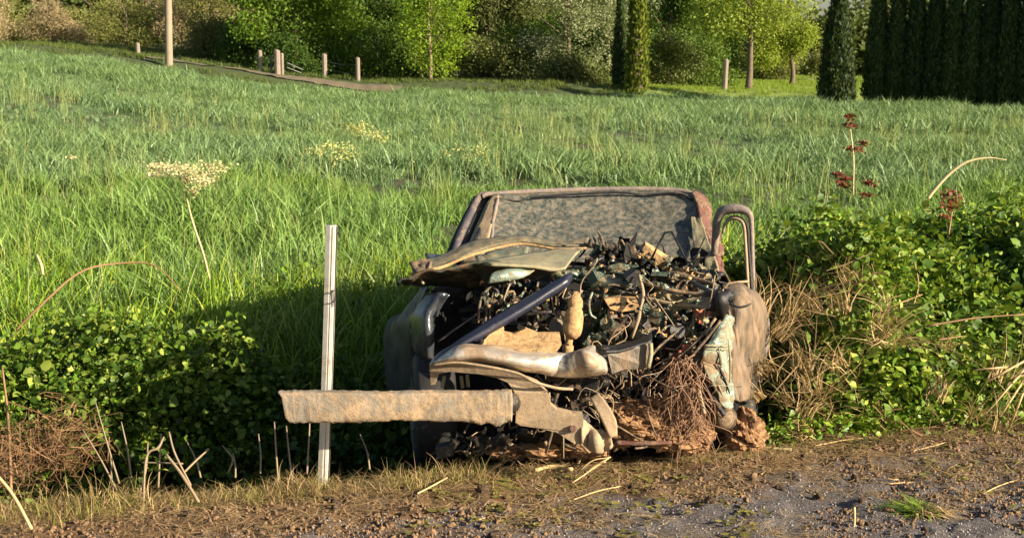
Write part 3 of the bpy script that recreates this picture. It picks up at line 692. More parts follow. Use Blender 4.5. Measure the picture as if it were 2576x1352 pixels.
tree('dark_undergrowth', 1480, 66, 'near-black shaded bush below the grey-leaved tree', M['maple2'], B(12, 2.0, 0.3, 2.6, .8, 1.2, rg), 0.12, 2, .06, per=6, seed=29, cat='bush')
def column_tree(name, px, d, h, r, label, m, seed, group=None, n=2600):
    rg = np.random.default_rng(seed); x = (px - 1288) * d / FQ
    t = empty(name, (x, d, float(H(x, d)) - 0.05), label, 'tree', group)
    z = rg.random(n) ** 0.85 * h; a = rg.random(n) * 6.28
    prof = r * np.clip(1.04 - (z / h) ** 1.7, 0.04, 1) * (0.86 + 0.14 * np.minimum(1, z / 0.5)) * (0.86 + 0.24 * vnoise(a * 2.2, z * 1.3, seed) + 0.10 * vnoise(a * 6, z * 4, seed + 3))
    rad = prof * (0.80 + 0.22 * rg.random(n)); C = np.stack([rad * np.cos(a), rad * np.sin(a), z], 1); C = np.repeat(C, 5, 0) + rg.normal(0, 0.05, (n * 5, 3)); C[:, 2] = np.maximum(C[:, 2], 0.02)
    out = C * np.array([1, 1, 0]); out /= np.linalg.norm(out, axis=1)[:, None] + 1e-6
    ax = out * 0.45 + np.array([0, 0, 1.0]) + rg.normal(0, .3, C.shape); ax /= np.linalg.norm(ax, axis=1)[:, None]
    b = np.cross(ax, out + rg.normal(0, .5, C.shape)); b /= np.linalg.norm(b, axis=1)[:, None]; L = 0.17 * (0.6 + 0.8 * rg.random(len(C)))[:, None]; W = L * .4
    V = np.stack([C - ax * L * .5, C + b * W * .5, C + ax * L * .5, C - b * W * .5], 1).reshape(-1, 3)
    V2 = (np.arange(len(C)) * 4)[:, None] + np.arange(4)[None]
    mk('crown', V, V2, m, t, attrs={'rnd': np.repeat(rg.random(len(C)), 4)}, local=True)
    # dense inner body of twigs
    cz = np.linspace(0.0, h * .97, 12); mb = MB(); mb.add(*tube([(0, 0, q) for q in cz], [r * .74 * max(.03, 1 - (q / h) ** 1.7) for q in cz], 12)); mk('trunk', mb.v[0], mb.f, M['bark'] if m is not M['thuja'] else m, t, True, local=True)
    return t
column_tree('narrow_cypress', 1600, 57.5, 6.5, 0.42, 'narrow golden-green columnar cypress catching the sun', M['cypress'], 5, n=1700)
column_tree('narrow_cypress', 1558, 58.5, 4.0, 0.30, 'slim dark columnar cypress left of the golden one', M['thuja'], 6, n=1200)
tree('dark_evergreen', 1680, 68, 'dark green bushy tree right of the golden cypress', M['maple2'], B(14, 1.6, 0.4, 5.5, 1.0, 1.3, rg), 0.13, 6, .15, per=6, seed=31)
tree('dark_evergreen', 1770, 72, 'shaded dark tree behind the pale post', M['maple2'], B(14, 1.8, 0.8, 5.5, 1.0, 1.2, rg), 0.13, 6, .15, per=6, seed=32)
tree('spring_tree', 1878, 61, 'sunlit yellow-green tree with a leaning dark trunk left of the tall hedge', M['oak'],
     [(-1.1, 0, 3.0, .9, .9, .7, 160), (0.1, 0, 2.9, .8, .8, .7, 150), (1.1, 0, 3.3, .9, .9, .8, 170), (-1.6, 0, 4.0, 1.1, 1, .8, 230), (0, 0, 4.2, 1.3, 1.2, .9, 260), (1.7, .2, 3.9, 1.1, 1, 1.0, 230), (.3, .3, 5.6, 2.2, 1.8, 1.2, 480), (-2.1, .2, 3.1, .5, .5, .5, 60)], 0.13, 6.5, .13, M['bark'], 6, limbs=8, spread=1.8, lean=(.02, 0), seed=33, first=.28)
tree('spring_tree', 1985, 70, 'rounded yellow-green tree farther back beside the lone cone-shaped evergreen', M['oak'],
     B(12, 1.7, 1.3, 2.8, .8, 1.0, rg, .85), 0.11, 4.2, .12, None, 6, limbs=9, spread=1.9, seed=34)
tree('shrub', 1960, 78, 'low hazy brown-green shrub row behind the lawn', M['shrubolive'], B(14, 3.6, 0.4, 1.5, .8, 1.0, rg, .8), 0.12, 1.5, .06, per=5, seed=35, cat='shrub')
# hedge of tall cone-shaped evergreens
hed = [2098, 2196, 2245, 2292, 2340, 2386, 2433, 2478, 2524, 2571, 2618, 2667, 2716, 2765, 2814, 2864]
labs = ['lone dark cone-shaped evergreen standing left of the tall hedge', 'first evergreen of the tall hedge, at its left end', 'second evergreen from the left end of the tall hedge', 'third evergreen from the left end of the tall hedge',
        'fourth evergreen from the left end of the tall hedge', 'fifth evergreen from the left end of the tall hedge', 'sixth evergreen from the left end of the tall hedge', 'seventh evergreen from the left end of the tall hedge',
        'eighth evergreen from the left end of the tall hedge', 'ninth hedge evergreen from the left, cut by the right edge of the photo', 'hedge evergreen just beyond the right edge of the photo', 'hedge evergreen farther beyond the right edge of the photo', 'thirteenth evergreen of the tall hedge, right of the photo', 'fourteenth evergreen of the tall hedge, right of the photo', 'fifteenth evergreen of the tall hedge, right of the photo', 'last evergreen of the tall hedge, far right of the photo']
for k, px in enumerate(hed):
    d = 52.5 if k == 0 else 54.5 - 0.35 * k
    column_tree('cone_evergreen', px, d, 4.9 if k == 0 else rng.uniform(5.2, 6.0), 0.64 if k == 0 else 0.42, labs[k], M['thuja'], 100 + k, 'row of tall cone-shaped evergreens' if k else None, n=3000)
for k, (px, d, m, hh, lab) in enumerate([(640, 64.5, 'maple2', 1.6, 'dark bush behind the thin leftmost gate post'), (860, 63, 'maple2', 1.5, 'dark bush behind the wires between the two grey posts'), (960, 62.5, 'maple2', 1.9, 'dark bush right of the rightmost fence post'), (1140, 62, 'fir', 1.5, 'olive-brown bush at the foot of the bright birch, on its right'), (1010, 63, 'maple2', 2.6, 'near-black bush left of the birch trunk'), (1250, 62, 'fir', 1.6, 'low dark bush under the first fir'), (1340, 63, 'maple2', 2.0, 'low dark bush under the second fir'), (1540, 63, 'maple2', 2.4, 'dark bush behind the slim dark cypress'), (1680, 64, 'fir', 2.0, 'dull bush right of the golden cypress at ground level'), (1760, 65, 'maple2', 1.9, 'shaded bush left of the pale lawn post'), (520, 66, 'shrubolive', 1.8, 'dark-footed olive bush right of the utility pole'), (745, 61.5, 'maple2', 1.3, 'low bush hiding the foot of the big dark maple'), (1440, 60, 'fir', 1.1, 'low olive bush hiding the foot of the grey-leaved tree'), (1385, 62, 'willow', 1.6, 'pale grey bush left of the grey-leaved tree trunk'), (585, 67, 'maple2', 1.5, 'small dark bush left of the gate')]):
    rg = np.random.default_rng(400 + k)
    bl = [(rg.uniform(-1.2, 1.2), rg.uniform(-.4, .4), rg.uniform(.2, hh), rg.uniform(.6, .95), .6, rg.uniform(.4, .7), 170) for _ in range(8)]
    tree('undergrowth_bush', px, d, lab, M[m], bl, 0.12, hh, .05, None, 5, limbs=5, spread=.8, seed=410 + k, cat='bush', first=.1)
x, y = frustum_pts(56.9, 70, 4); k = x < 4.5; x, y = x[k], y[k]; k = ~((x > -15.6) & (x < -4) & (np.abs(y - np.interp(x, tp[:, 0], tp[:, 1])) < .9)); x, y = x[k], y[k]
M['rough'] = leafmat('rough_grass', [(0.04, 0.075, 0.018), (0.09, 0.13, 0.03), (0.17, 0.20, 0.05)], 0.3, 0.6)  # shade of the tree line put into the dark grass colour
scatter('rough_grass', np.stack([x, y, H(x, y) - 0.02], 1), np.stack([x * 0, x * 0, rng.random(len(x)) * 6.28], 1), 0.4 + 0.4 * rng.random(len(x)), tufts('rough_tuft', 3, M['rough'], 50, 0.4, 0.035, 0.45, 0.7, 0.45, 2, 0.4), rng.integers(0, 3, len(x)), 'rough grass at the foot of the tree line, darkened for shade', 'grass')

# ------------------------------------------------------------------ utility pole, posts, wires
def base(px, d): x = (px - 1288) * d / FQ; return x, d, float(H(x, d))
M['polewood'] = plain('weathered_pole_wood', (0.27, 0.215, 0.155), 0.85, 0, 0.25, 5, 0.4)
M['postwood'] = plain('weathered_post_wood', (0.23, 0.19, 0.155), 0.85, 0, 0.3, 7, 0.4)
M['wire'] = plain('wire', (0.16, 0.16, 0.16), 0.5, 0.4)
x, y, z = base(434, 57.6)
mb = MB(); mb.add(*tube([(x, y, z - .2), (x + .06, y, z + 2.5), (x + .24, y, z + 8.6)], [.16, .145, .10], 14, 12))
tag(mb.build('utility_pole', M['polewood'], None, True), 'tall brown wooden utility pole leaning slightly right at the field edge', 'pole')
def post(px, py0, py1, d, wq, lab, name='fence_post', mat='postwood', cat='post', group=None, lean=0.0):
    x = (px - 1288) * d / FQ; zt = U(px, py0, d)[2]; zb = min(U(px, py1, d)[2], float(H(x, d))) - 0.1; r = wq * d / FQ / 2
    mb = MB(); mb.add(*tube([(x, d, zb), (x + lean * .5, d, (zb + zt) / 2), (x + lean, d, zt - .04), (x + lean + .01, d + .01, zt)], [r * 1.05, r, r, r * .75], 8, None))
    o = mb.build(name, M[mat], None); return tag(o, lab, cat, group)
post(661, 127, 182, 59.6, 11, 'thin pale gate post, leftmost of the four near the gate', 'gate_post')
post(704, 126, 186, 59.2, 15, 'thick pinkish wooden gate post beside a thinner pale one', 'gate_post')
post(716, 134, 186, 59.3, 8, 'thin pale post touching the thick wooden gate post', 'gate_post')
post(821, 136, 192, 60.2, 13, 'grey shaded fence post right of the gate rail', 'fence_post')
post(904, 145, 207, 59.5, 11, 'rightmost grey fence post in front of the dark evergreens', 'fence_post')
post(358, 108, 134, 62, 11, 'short pale stump-like post at the foot of the olive shrub', 'fence_post')
post(1818, 150, 207, 60.2, 13, 'pale grey post standing on the lawn left of the leaning trunk', 'lawn_post', lean=0.05)
gt = empty('farm_gate', base(690, 59.5), 'grey bars of a farm gate sagging right of the thick post', 'gate')
for k, (a, b) in enumerate([((670, 150), (698, 152)), ((670, 168), (698, 170)), ((722, 158), (762, 176)), ((722, 170), (758, 184)), ((680, 140), (684, 184))]):
    V, F = tube([U(a[0], a[1], 59.4), U(b[0], b[1], 59.7)], .022, 6); mk('bar', V, F, M['wire'], gt)
fw = empty('wire_fence', base(860, 60), 'thin wires strung between the grey fence posts', 'fence')
for yy in (160, 180):
    V, F = tube([U(825, yy - 4, 60.1), U(864, yy + 3, 59.9), U(904, yy + 3, 59.6)], .006, 5, 12); mk('wire', V, F, M['wire'], fw)
#PART3
# ------------------------------------------------------------------ the wrecked car
M['glass'] = muddy('muddy_glass', (0.045, 0.062, 0.058), (0.19, 0.165, 0.125), 0.50, 0.22, 0.0, 5.5, 0.15, (0.095, 0.09, 0.068), 1.9, 0.7, spots=.6, soft=.07)
M['trim'] = muddy('mauve_mud_trim', (0.19, 0.165, 0.155), (0.28, 0.215, 0.17), 0.5, 0.5, 0, 12, 0.3, (0.14, .105, .09), soft=.04)
M['darktrim'] = muddy('dark_trim', (0.07, 0.065, 0.075), (0.16, 0.125, 0.11), 0.4, 0.5, 0, 14, 0.3)
M['hoodtop'] = muddy('hood_top_paint', (0.12, 0.13, 0.085), (0.22, 0.175, 0.105), 0.6, 0.45, 0.1, 12, 0.2, (0.13, 0.105, 0.06), 0.7, 0.8, soft=.04)
M['rusty'] = muddy('rust_brown_pillar', (0.15, 0.06, 0.045), (0.24, 0.15, 0.10), 0.45, 0.6, 0, 14, 0.5)
M['rubber'] = muddy('rubber', (0.018, 0.018, 0.018), (0.16, 0.12, 0.08), 0.15, 0.7, 0, 10, 0.2)
M['darkplastic'] = muddy('dark_plastic', (0.014, 0.014, 0.016), (0.17, 0.12, 0.07), 0.22, 0.45, 0, 11, 0.3)
M['shadedside'] = muddy('grey_side_shade', (0.020, 0.023, 0.026), (0.045, 0.038, 0.03), 0.3, 0.55, 0.0, 8, 0.12)  # shade of the left flank put into this dark grey
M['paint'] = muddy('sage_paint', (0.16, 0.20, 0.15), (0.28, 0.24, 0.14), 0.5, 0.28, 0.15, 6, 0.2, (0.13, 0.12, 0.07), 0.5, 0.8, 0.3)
M['palepaint'] = muddy('pale_dusty_paint', (0.23, 0.245, 0.165), (0.30, 0.25, 0.145), 0.62, 0.45, 0.1, 12, 0.15, (0.17, 0.145, 0.085), 0.7, 0.8, soft=.06)
M['shadedpaint'] = muddy('hood_underside', (0.035, 0.045, 0.03), (0.12, 0.08, 0.04), 0.42, 0.35, 0.1, 9, 0.4)  # downward-facing shade put into the dark base colour, under real mud
M['tan'] = muddy('tan_caked_steel', (0.27, 0.215, 0.15), (0.35, 0.255, 0.155), 0.7, 0.6, 0.0, 9, 0.25, (0.25, 0.18, 0.11), 0.6, 0.9, spots=.5, soft=.08)
M['orange'] = muddy('orange_caked_plate', (0.28, 0.19, 0.10), (0.50, 0.32, 0.15), 0.85, 0.7, 0, 14, 0.6, (0.27, 0.16, 0.075), spots=.7)
M['chrome'] = muddy('polished_bumper', (0.80, 0.68, 0.58), (0.27, 0.19, 0.125), 0.56, 0.30, 0.7, 6, 0.10, (0.20, 0.14, 0.085), 0.5, 0.5, spots=.15)
M['beam'] = muddy('mud_caked_beam', (0.20, 0.175, 0.14), (0.32, 0.23, 0.14), 0.55, 0.8, 0, 6, 0.35, (0.17, 0.13, 0.085), 0.7, 0.95, spots=.9, soft=.035)
M['blueblack'] = muddy('blue_black_bar', (0.022, 0.026, 0.045), (0.14, 0.12, 0.10), 0.08, 0.35, 0, 9, 0.1)
M['fender'] = muddy('fender_mud', (0.09, 0.085, 0.07), (0.20, 0.135, 0.082), 0.62, 0.34, 0.15, 6, 0.30, (0.12, 0.080, 0.052), 0.7, 0.7, streak=.7, spots=.2, soft=.05)
M['torn'] = muddy('torn_green_metal', (0.30, 0.38, 0.30), (0.24, 0.17, 0.10), 0.45, 0.25, 0.3, 10, 0.4, spots=.3)
M['steel'] = muddy('engine_steel', (0.07, 0.11, 0.08), (0.20, 0.14, 0.08), 0.38, 0.22, 0.3, 14, 0.5)
M['hosebrown'] = muddy('brown_hose', (0.06, 0.045, 0.03), (0.23, 0.165, 0.10), 0.5, 0.6, 0, 18, 0.3)
M['copper'] = muddy('red_orange_part', (0.36, 0.09, 0.045), (0.32, 0.17, 0.09), 0.4, 0.6, 0, 14, 0.3)
M['black'] = plain('near_black_void', (0.008, 0.008, 0.008), 0.9, 0, .3, 15, .3)  # near-black; darkness of the open bay and holes put into the colour
M['lens'] = muddy('grey_lamp_shell', (0.06, 0.068, 0.08), (0.07, 0.062, 0.05), 0.25, 0.22, 0.2, 9, 0.08)

car = empty('wrecked_car', (0.28, 7.4, -0.12), 'wrecked sage-green car with crushed open front end, nose up on the road verge', 'car')
def P(name, VF, mat, smooth=True, label=None, parent=None):
    o = mk(name, VF[0], VF[1], M[mat], parent or car, smooth)
    if label: o['label'] = label
    return o
def PM(name, mb, mat, smooth=False, label=None, parent=None, kind=None):
    o = mb.build(name, M[mat], parent or car, smooth)
    if label: o['label'] = label
    if kind: o['kind'] = kind
    return o
# windshield
P('windshield', sheet([[(1238, 492, 7.98), (1400, 483, 8.04), (1570, 479, 8.04), (1690, 482, 8.0), (1752, 498, 7.93)],
                       [(1220, 545, 7.82), (1400, 545, 7.90), (1570, 542, 7.90), (1700, 548, 7.84), (1778, 560, 7.75)],
                       [(1198, 590, 7.66), (1400, 600, 7.72), (1570, 604, 7.72), (1710, 612, 7.66), (1800, 622, 7.58)],
                       [(1178, 640, 7.50), (1400, 655, 7.52), (1570, 668, 7.50), (1720, 690, 7.45), (1818, 690, 7.42)]], 40, 24, 0.008, 0.016, 5, 3), 'glass')
P('windshield_frame', qtube([(1212, 494, 7.99), (1240, 487, 8.0), (1400, 479, 8.05), (1570, 475, 8.05), (1695, 478, 8.02), (1745, 490, 7.97), (1768, 512, 7.9)], 0.015, n=40, seg=8), 'trim', label='mauve-grey top rail with loose rubber seal')
P('seal', qtube([(1238, 495, 7.96), (1300, 506, 7.95), (1340, 496, 7.97), (1450, 488, 7.99), (1560, 484, 7.99), (1620, 490, 7.98), (1700, 486, 7.96), (1742, 502, 7.9)], 0.007, n=50, seg=6), 'darkplastic')
# pillars
P('pillar', sheet([[(1238, 496, 7.98), (1256, 494, 7.96)], [(1212, 555, 7.80), (1243, 552, 7.78)], [(1188, 605, 7.66), (1232, 600, 7.62)], [(1160, 660, 7.50), (1215, 662, 7.46)]], 7, 18, 0.03, 0.01, 12), 'tan', label='brown windshield pillar, left')
P('pillar', qtube([(1252, 500, 7.93), (1240, 555, 7.76), (1236, 600, 7.62), (1215, 620, 7.55), (1180, 640, 7.5)], 0.010, n=24, seg=6), 'trim', label='thin bent pillar trim strip')
P('door_frame', qtube([(1226, 488, 8.03), (1206, 494, 8.0), (1180, 545, 7.85), (1155, 600, 7.68), (1138, 655, 7.55)], [0.014, 0.019, 0.022, 0.022, 0.020], n=26, seg=8), 'darktrim', label='grey curved door frame, left')
P('door_seal', qtube([(1238, 494, 8.05), (1222, 500, 8.03), (1196, 550, 7.87), (1172, 605, 7.70), (1150, 660, 7.58)], 0.020, n=26, seg=8), 'rubber')
P('door_seal', qtube([(1198, 498, 8.06), (1172, 545, 7.92), (1146, 600, 7.76), (1126, 650, 7.62)], 0.018, n=20, seg=8), 'rubber')
P('pillar', sheet([[(1738, 488, 7.95), (1752, 486, 7.98), (1766, 496, 7.99)], [(1752, 520, 7.85), (1772, 515, 7.87), (1788, 525, 7.88)], [(1758, 560, 7.74), (1778, 565, 7.76), (1786, 572, 7.78)], [(1776, 600, 7.62), (1800, 605, 7.63), (1812, 600, 7.66)], [(1790, 640, 7.52), (1808, 645, 7.52), (1816, 642, 7.54)], [(1800, 690, 7.42), (1812, 695, 7.42), (1818, 690, 7.44)]], 10, 30, 0.03, 0.03, 16, 4, rough_edge=.6), 'rusty', label='rust-brown torn windshield pillar, right')
# bent door window frame on the right
lp = [(1796, 640, 7.45), (1801, 590, 7.42), (1804, 556, 7.40), (1815, 533, 7.38), (1840, 525, 7.36), (1870, 528, 7.34), (1887, 543, 7.32), (1891, 580, 7.30), (1894, 680, 7.22), (1898, 745, 7.15)]
df = P('window_frame', qtube(lp, [.018, .022, .023, .026, .027, .024, .017, .013, .012, .012], n=60, seg=10), 'trim', label='door window frame bent up into a rounded hook, right')
P('window_channel', qtube([(1818, 585, 7.34), (1826, 560, 7.32), (1842, 550, 7.30), (1860, 553, 7.28), (1871, 568, 7.26), (1875, 610, 7.24), (1880, 690, 7.17), (1883, 745, 7.12)], 0.0085, n=50, seg=7), 'tan', parent=df)
P('window_rubber', qtube([(1822, 575, 7.38), (1832, 552, 7.36), (1850, 545, 7.34), (1868, 552, 7.32), (1880, 572, 7.30), (1883, 620, 7.27), (1888, 690, 7.20), (1891, 745, 7.14)], 0.009, n=50, seg=7), 'rubber', parent=df)
P('door_edge', qtube([(1890, 730, 7.15), (1904, 760, 7.12), (1922, 790, 7.15), (1926, 850, 7.2), (1912, 960, 7.2)], [.016, .018, .022, .022, .012], n=30, seg=8), 'trim')
# cabin: roof, sides, rear (tail down in the ditch)
rf = [[(-0.11, 8.02, 1.135), (0.3, 8.08, 1.15), (0.72, 8.08, 1.15), (1.02, 8.0, 1.10)], [(-0.16, 8.7, 0.98), (0.3, 8.75, 1.03), (0.7, 8.75, 1.03), (1.06, 8.7, 0.96)], [(-0.18, 9.5, 0.78), (0.3, 9.6, 0.83), (0.7, 9.6, 0.83), (1.06, 9.5, 0.76)], [(-0.16, 10.1, 0.45), (0.3, 10.3, 0.47), (0.7, 10.3, 0.47), (1.04, 10.1, 0.43)]]
P('roof', sheet(rf, 24, 24, 0.012, 0.03, 4, 6, world=True), 'paint')
P('body_side', sheet([[(-0.13, 8.0, 1.08), (-0.17, 8.7, 0.95), (-0.2, 9.5, 0.74), (-0.18, 10.15, 0.42)], [(-0.30, 7.5, 0.72), (-0.40, 8.6, 0.55), (-0.40, 9.5, 0.4), (-0.32, 10.4, 0.25)], [(-0.46, 7.3, 0.45), (-0.52, 8.6, 0.3), (-0.50, 9.6, 0.15), (-0.40, 10.6, 0.08)], [(-0.44, 7.3, -0.10), (-0.50, 8.6, -0.2), (-0.48, 9.6, -0.22), (-0.38, 10.6, -0.2)]], 26, 18, 0.015, 0.03, 5, 7, world=True), 'shadedside', label='shaded left side of the body')
P('body_side', sheet([[(1.03, 8.0, 1.05), (1.07, 8.7, 0.93), (1.07, 9.5, 0.72), (1.04, 10.15, 0.40)], [(1.18, 7.5, 0.72), (1.28, 8.6, 0.55), (1.28, 9.5, 0.4), (1.2, 10.4, 0.25)], [(1.30, 7.2, 0.45), (1.38, 8.6, 0.3), (1.36, 9.6, 0.15), (1.28, 10.6, 0.08)], [(1.26, 7.2, -0.02), (1.34, 8.6, -0.1), (1.32, 9.6, -0.15), (1.25, 10.6, -0.2)]], 26, 18, 0.015, 0.03, 5, 8, world=True), 'fender', label='muddy right side of the body')
P('tail', sheet([[(-0.16, 10.1, 0.45), (0.5, 10.32, 0.47), (1.04, 10.1, 0.43)], [(-0.36, 10.6, 0.1), (0.5, 10.75, 0.12), (1.25, 10.6, 0.1)], [(-0.36, 10.65, -0.2), (0.5, 10.8, -0.2), (1.25, 10.65, -0.2)]], 20, 12, 0.015, 0.03, 5, 9, world=True), 'paint')
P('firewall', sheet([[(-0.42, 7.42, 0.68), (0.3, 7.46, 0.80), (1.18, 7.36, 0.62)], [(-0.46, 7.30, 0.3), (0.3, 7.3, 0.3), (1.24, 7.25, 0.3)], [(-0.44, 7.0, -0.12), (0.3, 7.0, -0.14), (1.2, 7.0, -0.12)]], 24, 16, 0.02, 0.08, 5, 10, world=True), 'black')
# front wheel, left
def wheel(c, r, wd, axis_yaw, lab=None):
    c = np.array(c); Rm = eul((0, 0, axis_yaw))
    prof = [(r * .62, -wd * .5), (r * .80, -wd * .52), (r * .94, -wd * .46), (r, -wd * .36), (r, 0), (r, wd * .36), (r * .94, wd * .46), (r * .80, wd * .52), (r * .62, wd * .5)]
    n = 40; V = []; 
    for i in range(n):
        a = 2 * math.pi * i / n
        for k, (rr, xx) in enumerate(prof):
            q = rr * (0.985 if (3 <= k <= 5 and i % 2) else 1); V.append((xx, q * math.cos(a), q * math.sin(a)))
    m = len(prof); F = [(i * m + j, ((i + 1) % n) * m + j, ((i + 1) % n) * m + (j + 1) % m, i * m + (j + 1) % m) for i in range(n) for j in range(m)]
    w = empty('wheel', c, None, None); w.parent = car; w.location = c - np.array(car.location)
    if lab: w['label'] = lab
    V = (np.array(V) @ Rm.T); ty = mk('tyre', V, F, M['rubber'], w, True, local=True)
    mb = MB()
    for s_ in (-1, 1):
        V, F = tube([(s_ * wd * .1, 0, 0), (s_ * wd * .42, 0, 0)], [r * .62, r * .62], 24); mb.add(V @ Rm.T, F)
    for k in range(7):
        a = k * 2 * math.pi / 7; V, F = tube([(wd * .44, .04 * math.cos(a), .04 * math.sin(a)), (wd * .46, r * .58 * math.cos(a), r * .58 * math.sin(a))], [.03, .022], 6); V2 = V * np.array([-1, 1, 1]); mb.add(V2 @ Rm.T, F)
    mk('rim', np.concatenate(mb.v), mb.f, M['steel'], w, local=True)
wheel((-0.40, 6.86, 0.16), 0.30, 0.20, 0.12, 'dark front wheel behind the beam')
wheel((-0.44, 9.75, 0.02), 0.30, 0.19, 0.0, 'rear wheel in the ditch, left')
wheel((1.28, 9.75, 0.05), 0.30, 0.19, 0.0, 'rear wheel in the ditch, right')
wheel((1.16, 6.98, 0.08), 0.29, 0.19, -0.2, 'buried front wheel, right')
# left flank of the nose
P('fender', sheet([[(1062, 722, 7.0), (1078, 724, 6.8), (1072, 735, 6.7)], [(1012, 790, 7.1), (1040, 790, 6.9), (1052, 792, 6.75)], [(985, 820, 7.2), (1012, 820, 7.0), (1040, 830, 6.8)], [(985, 900, 7.2), (1012, 905, 7.0), (1045, 905, 6.85)], [(1000, 985, 7.2), (1020, 990, 7.0), (1050, 1000, 6.85)]], 12, 24, 0.014, 0.02, 7, 11), 'shadedside', label='dark grey fender and arch on the shaded left side')
P('wheel_arch', sheet([[(988, 800, 7.35), (1015, 790, 7.2)], [(972, 840, 7.35), (1008, 830, 7.15)], [(975, 930, 7.3), (1012, 930, 7.1)], [(990, 1050, 7.25), (1020, 1060, 7.1)]], 8, 16, 0.03, 0.01, 7, 12), 'rubber')
P('headlight', sheet([[(1078, 738, 6.55), (1110, 735, 6.50), (1128, 738, 6.52)], [(1050, 775, 6.60), (1085, 770, 6.50), (1104, 775, 6.52)], [(1036, 800, 6.62), (1072, 795, 6.48), (1086, 800, 6.52)], [(1036, 840, 6.62), (1074, 840, 6.46), (1088, 845, 6.52)], [(1044, 880, 6.60), (1076, 885, 6.48), (1086, 890, 6.54)], [(1062, 898, 6.58), (1082, 905, 6.50), (1088, 908, 6.54)]], 12, 26, 0.02, 0.004, 7, 13), 'lens', label='grey lamp shell hanging on the shaded corner')
P('bracket', sheet([[(1102, 745, 6.5), (1132, 740, 6.48)], [(1096, 770, 6.5), (1112, 768, 6.5)], [(1088, 800, 6.52), (1100, 795, 6.5)]], 6, 10, 0.012, 0.01, 9, 2), 'lens')
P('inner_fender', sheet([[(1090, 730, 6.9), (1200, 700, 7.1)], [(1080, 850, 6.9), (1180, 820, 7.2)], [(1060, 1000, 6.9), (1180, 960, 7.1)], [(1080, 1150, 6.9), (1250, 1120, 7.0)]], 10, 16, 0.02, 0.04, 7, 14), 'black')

# hood: three folded pieces
P('hood', sheet([[(1046, 664, 7.0), (1115, 640, 7.1), (1190, 608, 7.2), (1300, 594, 7.22), (1400, 606, 7.2), (1482, 600, 7.2)],
                 [(1036, 676, 6.92), (1118, 651, 7.0), (1195, 617, 7.10), (1300, 600, 7.14), (1400, 611, 7.12), (1482, 606, 7.12)],
                 [(1046, 692, 6.84), (1130, 663, 6.94), (1208, 629, 7.04), (1300, 609, 7.10), (1400, 620, 7.06), (1482, 616, 7.06)]], 60, 10, 0.010, 0.012, 16, 15), 'hoodtop', label='dusty yellowish rear fold of the hood')
P('hood_edge', qtube([(1036, 690, 6.8), (1110, 672, 6.86), (1190, 640, 6.95), (1300, 614, 7.02), (1400, 626, 6.96), (1476, 624, 6.95)], [.012, .009, .008, .008, .007, .006], n=50, seg=7), 'orange')
P('hood_flap', sheet([[(1205, 660, 6.56), (1310, 643, 6.80), (1400, 628, 6.95), (1466, 626, 6.95)], [(1225, 664, 6.50), (1330, 655, 6.64), (1400, 645, 6.75), (1448, 640, 6.78)], [(1235, 667, 6.46), (1330, 672, 6.48), (1385, 680, 6.50), (1422, 676, 6.52)]], 30, 14, 0.012, 0.010, 5, 16), 'palepaint', label='pale folded triangle of hood skin')
P('hood_fold', sheet([[(1195, 645, 7.02), (1255, 630, 7.04), (1330, 622, 7.0)], [(1200, 655, 6.95), (1260, 645, 6.95), (1325, 636, 6.95)], [(1195, 668, 6.88), (1255, 660, 6.88), (1310, 648, 6.88)]], 16, 8, .012, .02, 9, 18), 'paint')
hu = P('hood_underside', sheet([[(1000, 710, 6.50), (1050, 688, 6.50), (1120, 672, 6.50), (1220, 660, 6.52), (1310, 668, 6.54), (1400, 682, 6.56)],
                      [(1000, 713, 6.52), (1060, 704, 6.62), (1130, 698, 6.66), (1220, 692, 6.68), (1290, 690, 6.68), (1360, 694, 6.68)],
                      [(1004, 716, 6.54), (1060, 717, 6.78), (1130, 721, 6.84), (1200, 724, 6.86), (1260, 714, 6.86), (1320, 704, 6.8)]], 50, 14, 0.012, 0.03, 12, 19), 'shadedpaint', label='muddy underside of the hood, darkened for shade, ending in a spike')
P('hood_reflection', sheet([[(1248, 682, 6.48), (1290, 677, 6.48), (1345, 680, 6.50)], [(1234, 698, 6.42), (1275, 690, 6.42), (1330, 690, 6.48)], [(1228, 712, 6.42), (1262, 706, 6.42), (1306, 699, 6.46)]], 16, 8, .01, .015, 9, 20), 'torn', label='pale green-white patch standing in for a reflection on the hood underside')  # added pale sheet; a bright reflection put into its colour
P('hood_corner', sheet([[(1068, 640, 7.2), (1140, 645, 7.2)], [(1078, 656, 7.1), (1142, 652, 7.12)]], 10, 6, .012, .01, 9, 2), 'lens')
P('hood_hinge', sheet([[(1030, 662, 6.9), (1080, 655, 6.95)], [(1042, 680, 6.8), (1085, 668, 6.85)], [(1060, 694, 6.75), (1072, 690, 6.75)]], 12, 10, .015, .05, 20, 8, rough_edge=1), 'fender')
P('latch', qtube([(1056, 690, 6.68), (1058, 703, 6.62), (1064, 712, 6.58)], .008, n=8, seg=6), 'palepaint')

